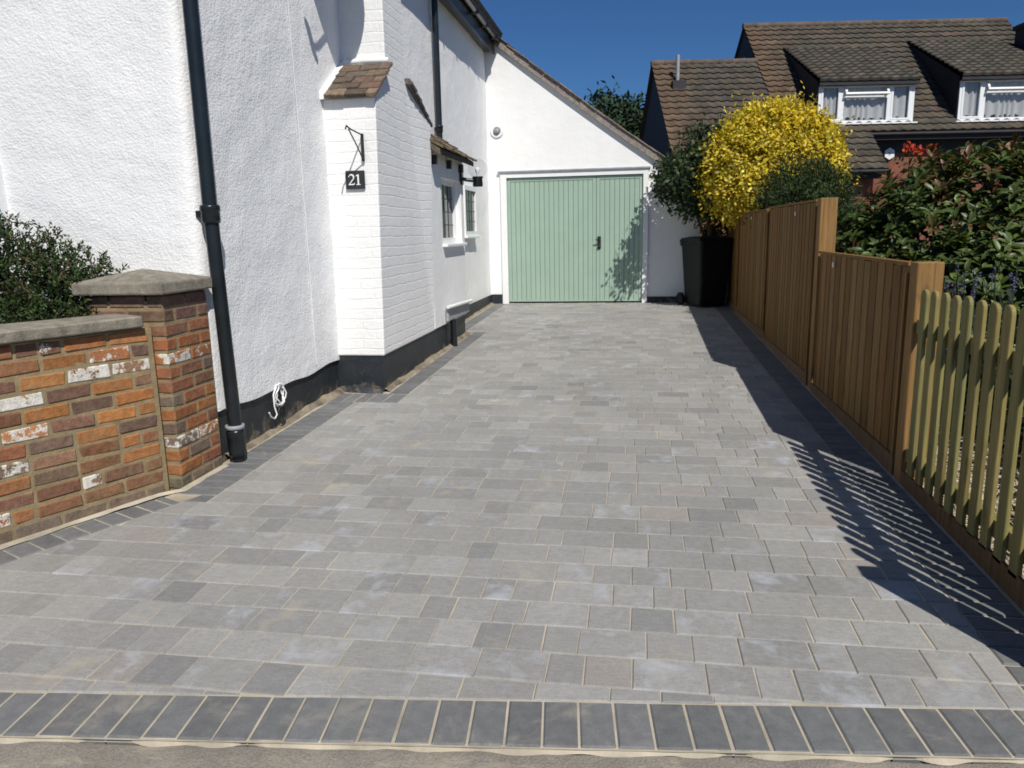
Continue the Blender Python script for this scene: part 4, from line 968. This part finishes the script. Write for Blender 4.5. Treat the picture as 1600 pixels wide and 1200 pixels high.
# conifer by the front wall, behind the garden wall
sh_ = thing('front_shrub', (-3.3, 3.7, .08), 'spiky dark green conifer shrub between the brick garden wall and white gable', 'shrub')
SB = [((-3.42, 3.62, 1.04), (.36, .25, .54)), ((-3.12, 3.66, 1.0), (.24, .22, .45)), ((-2.93, 3.74, 1.06), (.14, .14, .30)), ((-3.75, 3.5, 1.0), (.35, .25, .5)), ((-3.3, 3.5, .7), (.5, .25, .4))]
m = MB(); SP = ((0.034, 0.066, 0.020), (0.052, 0.085, 0.025), (0.028, 0.052, 0.02), (0.066, 0.088, 0.03), (0.10, 0.085, 0.04))
for _ in range(5200):
    p, o = surf_pt(SB, .35, 1.03)
    if (Vector((p.x, p.y, 0))-P0).dot(n3) > -0.23 and p.z < 1.06: continue
    d = (o*.6+rdir()*.7+Vector((0, 0, .75))).normalized(); l = rnd(.04, .10); base = random.choice(SP); kk = rnd(.7, 1.3)
    for k in range(13):
        q = p+d*l*k/12; e = (rdir()+d*.9).normalized(); leafq(m, q, e, rdir(), rnd(.022, .036), .0105, tuple(x*kk for x in tone(base, .2)))
m.build('crown', M_needle, sh_)
trunk((-3.3, 3.72, .05), (-3.25, 3.66, .8), .02, sh_, [(-3.5, 3.6, 1.1), (-2.9, 3.8, 1.05), (-3.1, 3.66, 1.1), (-3.8, 3.5, 1.1)])
# trees far behind the garage
FP = ((0.030, 0.058, 0.030), (0.042, 0.075, 0.036), (0.025, 0.046, 0.028), (0.05, 0.08, 0.034))
for i, (x, y, zt, rr, lab) in enumerate(((-4.6, 42, 7.4, 2.6, 'leftmost dark far tree with a wispy top just above the garage roof slope'), (-1.3, 40, 7.9, 2.4, 'tallest dark far tree in the gap between garage roof and brown tiled house'), (1.9, 43, 7.6, 2.6, 'dark far tree touching the neighbour gable at the right of the gap'), (-8.2, 45, 7.6, 3.0, 'dark far tree mostly hidden behind the garage roof'))):
    t_ = thing('tree', (x, y, .25), lab, 'tree', 'far trees behind the garage')
    m = MB(); B_ = [((x, y, zt-rr*.95), (rr, rr, rr*.95)), ((x-rr*.6, y+.4, zt-rr*1.5), (rr*.7, rr*.7, rr*.8)), ((x+rr*.6, y-.3, zt-rr*1.4), (rr*.7, rr*.7, rr*.85)), ((x+rr*.1, y, zt-rr*2), (rr*.9, rr*.9, rr))]
    clumpy(m, B_, 1500, 12, .24, .30, .17, FP, .5, 1.05)
    for _ in range(26):
        p, o = surf_pt(B_, .95, 1.05)
        if o.z > .2:
            for k in range(7): leafq(m, p+Vector((rnd(-.2, .2), rnd(-.2, .2), k*.12)), rdir(), rdir(), .2, .1, tone(FP[0], .2))
    m.build('crown', M_far, t_); trunk((x, y, .2), (x, y, zt-rr*.9), .2, t_, [(x-rr*.5, y, zt-rr), (x+rr*.5, y, zt-rr), (x, y-.5, zt-rr*.6)])

# ------------------------------------------------------------------ neighbour's house, built in its own frame (u right, d away, z up)
nb = thing('neighbour_house', (0, 0, 0), 'brown tiled house with two white dormer windows beyond the fence', 'house', None, YAW)
TAN = 0.9; DE, ZE = 24.0, 4.13
def rp(u, d, off=0.0): return Vector((u, d, ZE+TAN*(d-DE)+off))
ns_ = Vector((0, 1, TAN)).normalized(); nn_ = Vector((0, -TAN, 1)).normalized()
TP = ((0.088, 0.073, 0.056), (0.078, 0.067, 0.052), (0.096, 0.076, 0.056), (0.072, 0.064, 0.051))
def tile_field(mb, p, width, length, upv, nrm, gauge=0.315, pitch=0.30, amp=0.022, pal=TP, red=None):
    """interlocking wavy concrete tiles: p = lower left corner, u axis = width"""
    upv = upv.normalized(); nrm = nrm.normalized(); U = Vector((1, 0, 0)); rows = max(1, int(round(length/gauge))); gauge = length/rows
    nseg = max(4, int(width/pitch*8)); prof = []
    for i in range(nseg+1):
        u = width*i/nseg; ph_ = (u % pitch)/pitch; prof.append((u, amp*(0.5+0.5*math.cos(2*math.pi*ph_))**1.4*1.6))
    for r in range(rows):
        a = p+upv*(gauge*r-.03); b = p+upv*(gauge*(r+1)+.02); n_ = nseg+1
        vs = [a+U*u+nrm*(h+.062) for u, h in prof]+[b+U*u+nrm*(h+.012) for u, h in prof]+[a+U*u+nrm*(h*.6-.012) for u, h in prof]
        o0 = len(mb.v); mb.v.extend(vs); ncol = int(width/pitch)+2; cs = [tone(random.choice(pal), .14) for _ in range(ncol)]
        if red: cs = [tuple(x+y*(1-min(1, k*pitch/red)) for x, y in zip(c, (.045, .014, .0))) for k, c in enumerate(cs)]
        for i in range(nseg):
            c = cs[int(prof[i][0]/pitch+.01)]
            for f in ((o0+i, o0+i+1, o0+n_+i+1, o0+n_+i), (o0+2*n_+i, o0+2*n_+i+1, o0+i+1, o0+i)):
                mb.f.append(f); mb.c.append((*c, 0)); mb.mi.append(mb.m); mb.sm.append(f[0] == o0+i and True)
LSL = lambda d0, d1: (d1-d0)*math.hypot(1, TAN)
t = MB()
D_LOW = DE-(ZE-2.95)/TAN; D_R = DE+(8.25-ZE)/TAN; D_W = DE+(6.75-ZE)/TAN
tile_field(t, rp(8.35, DE), 9.25, LSL(DE, D_R), ns_, nn_, red=1.3)
mr = t.build('roof', M_ctile, nb, True)
t = MB(); tile_field(t, rp(4.85, D_LOW), 3.5, LSL(D_LOW, D_W), ns_, nn_, red=1.2); tile_field(t, rp(8.35, D_LOW), 2.62, LSL(D_LOW, DE)-.02, ns_, nn_); t.build('lower_roof', M_ctile, nb, True)
t = MB()
def ridge(u0, u1, d, z):
    u = u0
    while u < u1-.02:
        e = min(u+.45, u1); pts = [Vector((u, d, z)), Vector((e-.012, d, z+.006))]; t.tube(pts, [.105, .112], 12, (*tone((0.13, 0.10, 0.078), .15), 0)); u = e
ridge(8.35, 17.6, D_R, 8.25+.03); t.build('ridge_tiles', M_ctile, nb, True)
t = MB(); ridge(4.85, 8.4, D_W, 6.75+.03); t.build('ridge_tiles', M_ctile, nb, True)
t = MB()   # back slopes and gable walls
t.add([(8.35, D_R, 8.25), (17.6, D_R, 8.25), (17.6, D_R+5, 3.9), (8.35, D_R+5, 3.9)], [(0, 1, 2, 3)], (0.1, 0.08, 0.07)); t.add([(4.85, D_W, 6.75), (8.4, D_W, 6.75), (8.4, D_W+4, 2.95), (4.85, D_W+4, 2.95)], [(0, 1, 2, 3)], (0.1, 0.08, 0.07)); t.build('back_roof', M_ctile, nb, True)
t = MB()
t.prism([(8.43, DE+.2, 3.9), (8.43, D_R, 8.17), (8.43, D_R+4.8, 3.9)], (0.1, 0, 0)); t.prism([(4.97, D_LOW+.25, 0), (4.97, D_LOW+.25, 2.95), (4.97, D_W, 6.65), (4.97, D_W+3.9, 2.95), (4.97, D_W+3.9, 0)], (0.1, 0, 0)); t.prism([(17.45, DE+.4, 0), (17.45, DE+.4, 4.2), (17.45, D_R, 8.17), (17.45, D_R+4.8, 3.9), (17.45, D_R+4.8, 0)], (0.1, 0, 0))
t.box((4.97, D_LOW+.20, 2.70), (10.9, D_LOW+.24, 2.93)); t.box((10.97, DE+.03, 3.9), (17.6, DE+.06, 4.12)); t.box((10.97, DE+.42, 3.55), (17.5, DE+.46, 4.2)); t.build('gable_wall', M_ntimber, nb, True)  # last dark box: eave shadow above the brick, put in as colour
t = MB(); t.box((10.8, DE+.45, -.1), (17.5, DE+.7, 3.56)); t.box((5.07, D_LOW+.5, -.1), (10.8, D_LOW+.7, 2.8)); t.build('wall', M_nbrick, nb, True)
t = MB(); t.add([(10.97, DE+.03, 3.905), (17.6, DE+.03, 3.905), (17.6, DE+.44, 3.905), (10.97, DE+.44, 3.905)], [(0, 1, 2, 3)]); t.tube([(10.97, DE-.03, 4.06), (17.6, DE-.03, 4.06)], .05, 10); t.tube([(4.9, D_LOW-.03, 2.9), (10.97, D_LOW-.03, 2.9)], .05, 10); t.build('gutter', M_ntimber, nb, True)
t = MB(); t.box((16.95, 26.0, 5.0), (18.3, 27.0, 7.75)); t.box((16.89, 25.94, 7.58), (18.36, 27.06, 7.72)); t.tube([(17.4, 26.5, 7.7), (17.4, 26.5, 8.0)], .13, 12); t.build('chimney', M_ntimber, nb, True)
t = MB(); t.tube([(5.55, 26.0, 5.85), (5.55, 26.0, 6.85)], .06, 12); fl = t.build('flue', M_leadflash, nb, True)
t = MB(); t.box((5.35, 25.72, rp(0, 25.8).z-.1), (5.78, 26.1, rp(0, 26.05).z+.06)); t.build('flue_flashing', M_ntimber, fl, True)
def dormer(u0, u1, ztop, dap):
    ap = rp(0, dap); df = DE+.32; zb_ = 4.36
    rt_ = MB(); e0 = Vector((u0-.05, df-.22, ztop-.02)); upd = Vector((0, ap.y-e0.y, ap.z-e0.z)); nd_ = Vector((0, -upd.z, upd.y)).normalized()
    tile_field(rt_, e0, u1-u0+.1, upd.length, upd, nd_, pal=((0.085, 0.077, 0.06), (0.075, 0.07, 0.056), (0.10, 0.085, 0.066)))
    dr = rt_.build('dormer_roof', M_ctile, nb, True)
    ck = MB()
    for u in (u0, u1-.06): ck.prism([(u, df, zb_), (u, df, ztop-.02), (u, dap, ap.z-.03), (u, df+.4, zb_+.33)], (.06, 0, 0))
    ck.box((u0-.03, df-.215, ztop-.15), (u1+.03, df-.19, ztop-.01)); ck.add([(u0-.05, df-.2, ztop-.14), (u1+.05, df-.2, ztop-.14), (u1+.05, df, ztop-.14), (u0-.05, df, ztop-.14)], [(0, 1, 2, 3)]); ck.build('cheek', M_ntimber, dr, True)
    wn = MB(); wd = u1-u0; z0, z1 = zb_+.06, ztop-.15
    def bar(a, b, c, d, dy=0.0, th=.06): wn.box((a, df-.04-dy, b), (c, df-.04-dy+th, d))
    bar(u0+.02, z0, u0+.10, z1); bar(u1-.13, z0, u1-.02, z1); bar(u0+.10, z0, u1-.13, z0+.09); bar(u0+.10, z1-.05, u1-.13, z1)
    m1, m2 = u0+.25*wd, u0+.735*wd
    bar(m1-.06, z0+.09, m1+.06, z1-.05, .002); bar(m2-.06, z0+.09, m2+.06, z1-.05, .002)
    for (a, b) in ((u0+.10, m1-.06), (m2+.06, u1-.13)):
        bar(a, z0+.09, a+.06, z1-.05, .012); bar(b-.06, z0+.09, b, z1-.05, .012); bar(a+.06, z0+.09, b-.06, z0+.14, .012)
    zt_ = z0+.70*(z1-z0); bar(m1+.06, zt_-.035, m2-.06, zt_+.035, .002)
    w_ = wn.build('window', M_upvc, nb, True)
    hp = MB(); hz = z1-.06; ho = .16; U = Vector((1, 0, 0))
    hd = Vector((0, -ho, -(hz-zt_-.02))); hd.normalize(); hn = Vector((0, hd.z, -hd.y)); ll = hz-zt_-.02; tp = Vector((0, df-.05, hz))
    ax_ = (U, hd, U.cross(hd)); cxm = (m1+m2)/2; wx = m2-m1-.1
    hp.cbox(tp+U*cxm+hd*(ll-.03), (wx, .07, .05), ax_, .005); hp.cbox(tp+U*(m1+.085)+hd*(ll/2-.04), (.07, ll-.08, .05), ax_, .005); hp.cbox(tp+U*(m2-.085)+hd*(ll/2-.04), (.07, ll-.08, .05), ax_, .005)
    hp.build('open_vent', M_upvc, w_, True)
    pn_ = MB(); pn_.box((u0+.1, df-.012, z0+.09), (u1-.13, df-.006, z1-.05)); pn_.build('pane', M_netglass, w_, True)
    ct = MB(); vs = []; N_ = int(wd/.02)
    for k in range(N_+1):
        u = u0+.08+(wd-.16)*k/N_; dd = df+.07+.03*math.sin(u*31+2*math.sin(u*7)); vs += [(u, dd, z0+.02), (u, dd, z0+.97*(z1-z0))]
    ct.add(vs, [(2*k, 2*k+2, 2*k+3, 2*k+1) for k in range(N_)], None, True); ct.build('net_curtain', M_curtain, w_, True)
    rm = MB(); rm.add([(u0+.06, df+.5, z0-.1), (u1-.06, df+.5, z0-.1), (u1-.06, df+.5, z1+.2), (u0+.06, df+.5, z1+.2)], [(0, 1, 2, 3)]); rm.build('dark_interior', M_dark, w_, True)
    sl_ = MB(); sl_.cbox(((u0+u1)/2, df-.08, z0-.02), (wd+.14, .18, .045), None, .006); sl_.build('sill', M_upvc, w_, True)
    fl_ = MB(); fl_.box((u0-.1, df-.13, rp(0, df-.13).z+.03), (u1+.1, df-.02, zb_+.045)); fl_.build('flashing', M_leadflash, dr, True)
dormer(9.45, 12.40, 5.66, 27.5); dormer(13.72, 16.75, 5.74, 27.7)
nb.location = Matrix.Rotation(YAW, 3, 'Z') @ Vector((11.0, 26.0, 0.3))      # the Empty stands at the middle of the house's base
for ch in nb.children: ch.location = (-11.0, -26.0, -0.3)
ab = thing('alarm_box', (11.3*math.cos(YAW)-24.4*math.sin(YAW), 0, 3.4), 'white hexagonal burglar alarm box on the neighbour brick wall', 'alarm box', None, YAW)
ab.location = Matrix.Rotation(YAW, 3, 'Z') @ Vector((11.80, DE+.44, 3.52))
m = MB(); m.prism([(.16*math.cos(R_(60*k+30))*1.05, 0, .18*math.sin(R_(60*k+30))) for k in range(6)], (0, -.07, 0)); o = m.build('case', M_upvc, ab, True); fix_normals(o)
m = MB(); m.prism([(.07*math.cos(R_(120*k+30)), -.0715, .07*math.sin(R_(120*k+30))) for k in range(3)], (0, -.003, 0)); o = m.build('badge', M_leadflash, ab, True); fix_normals(o)
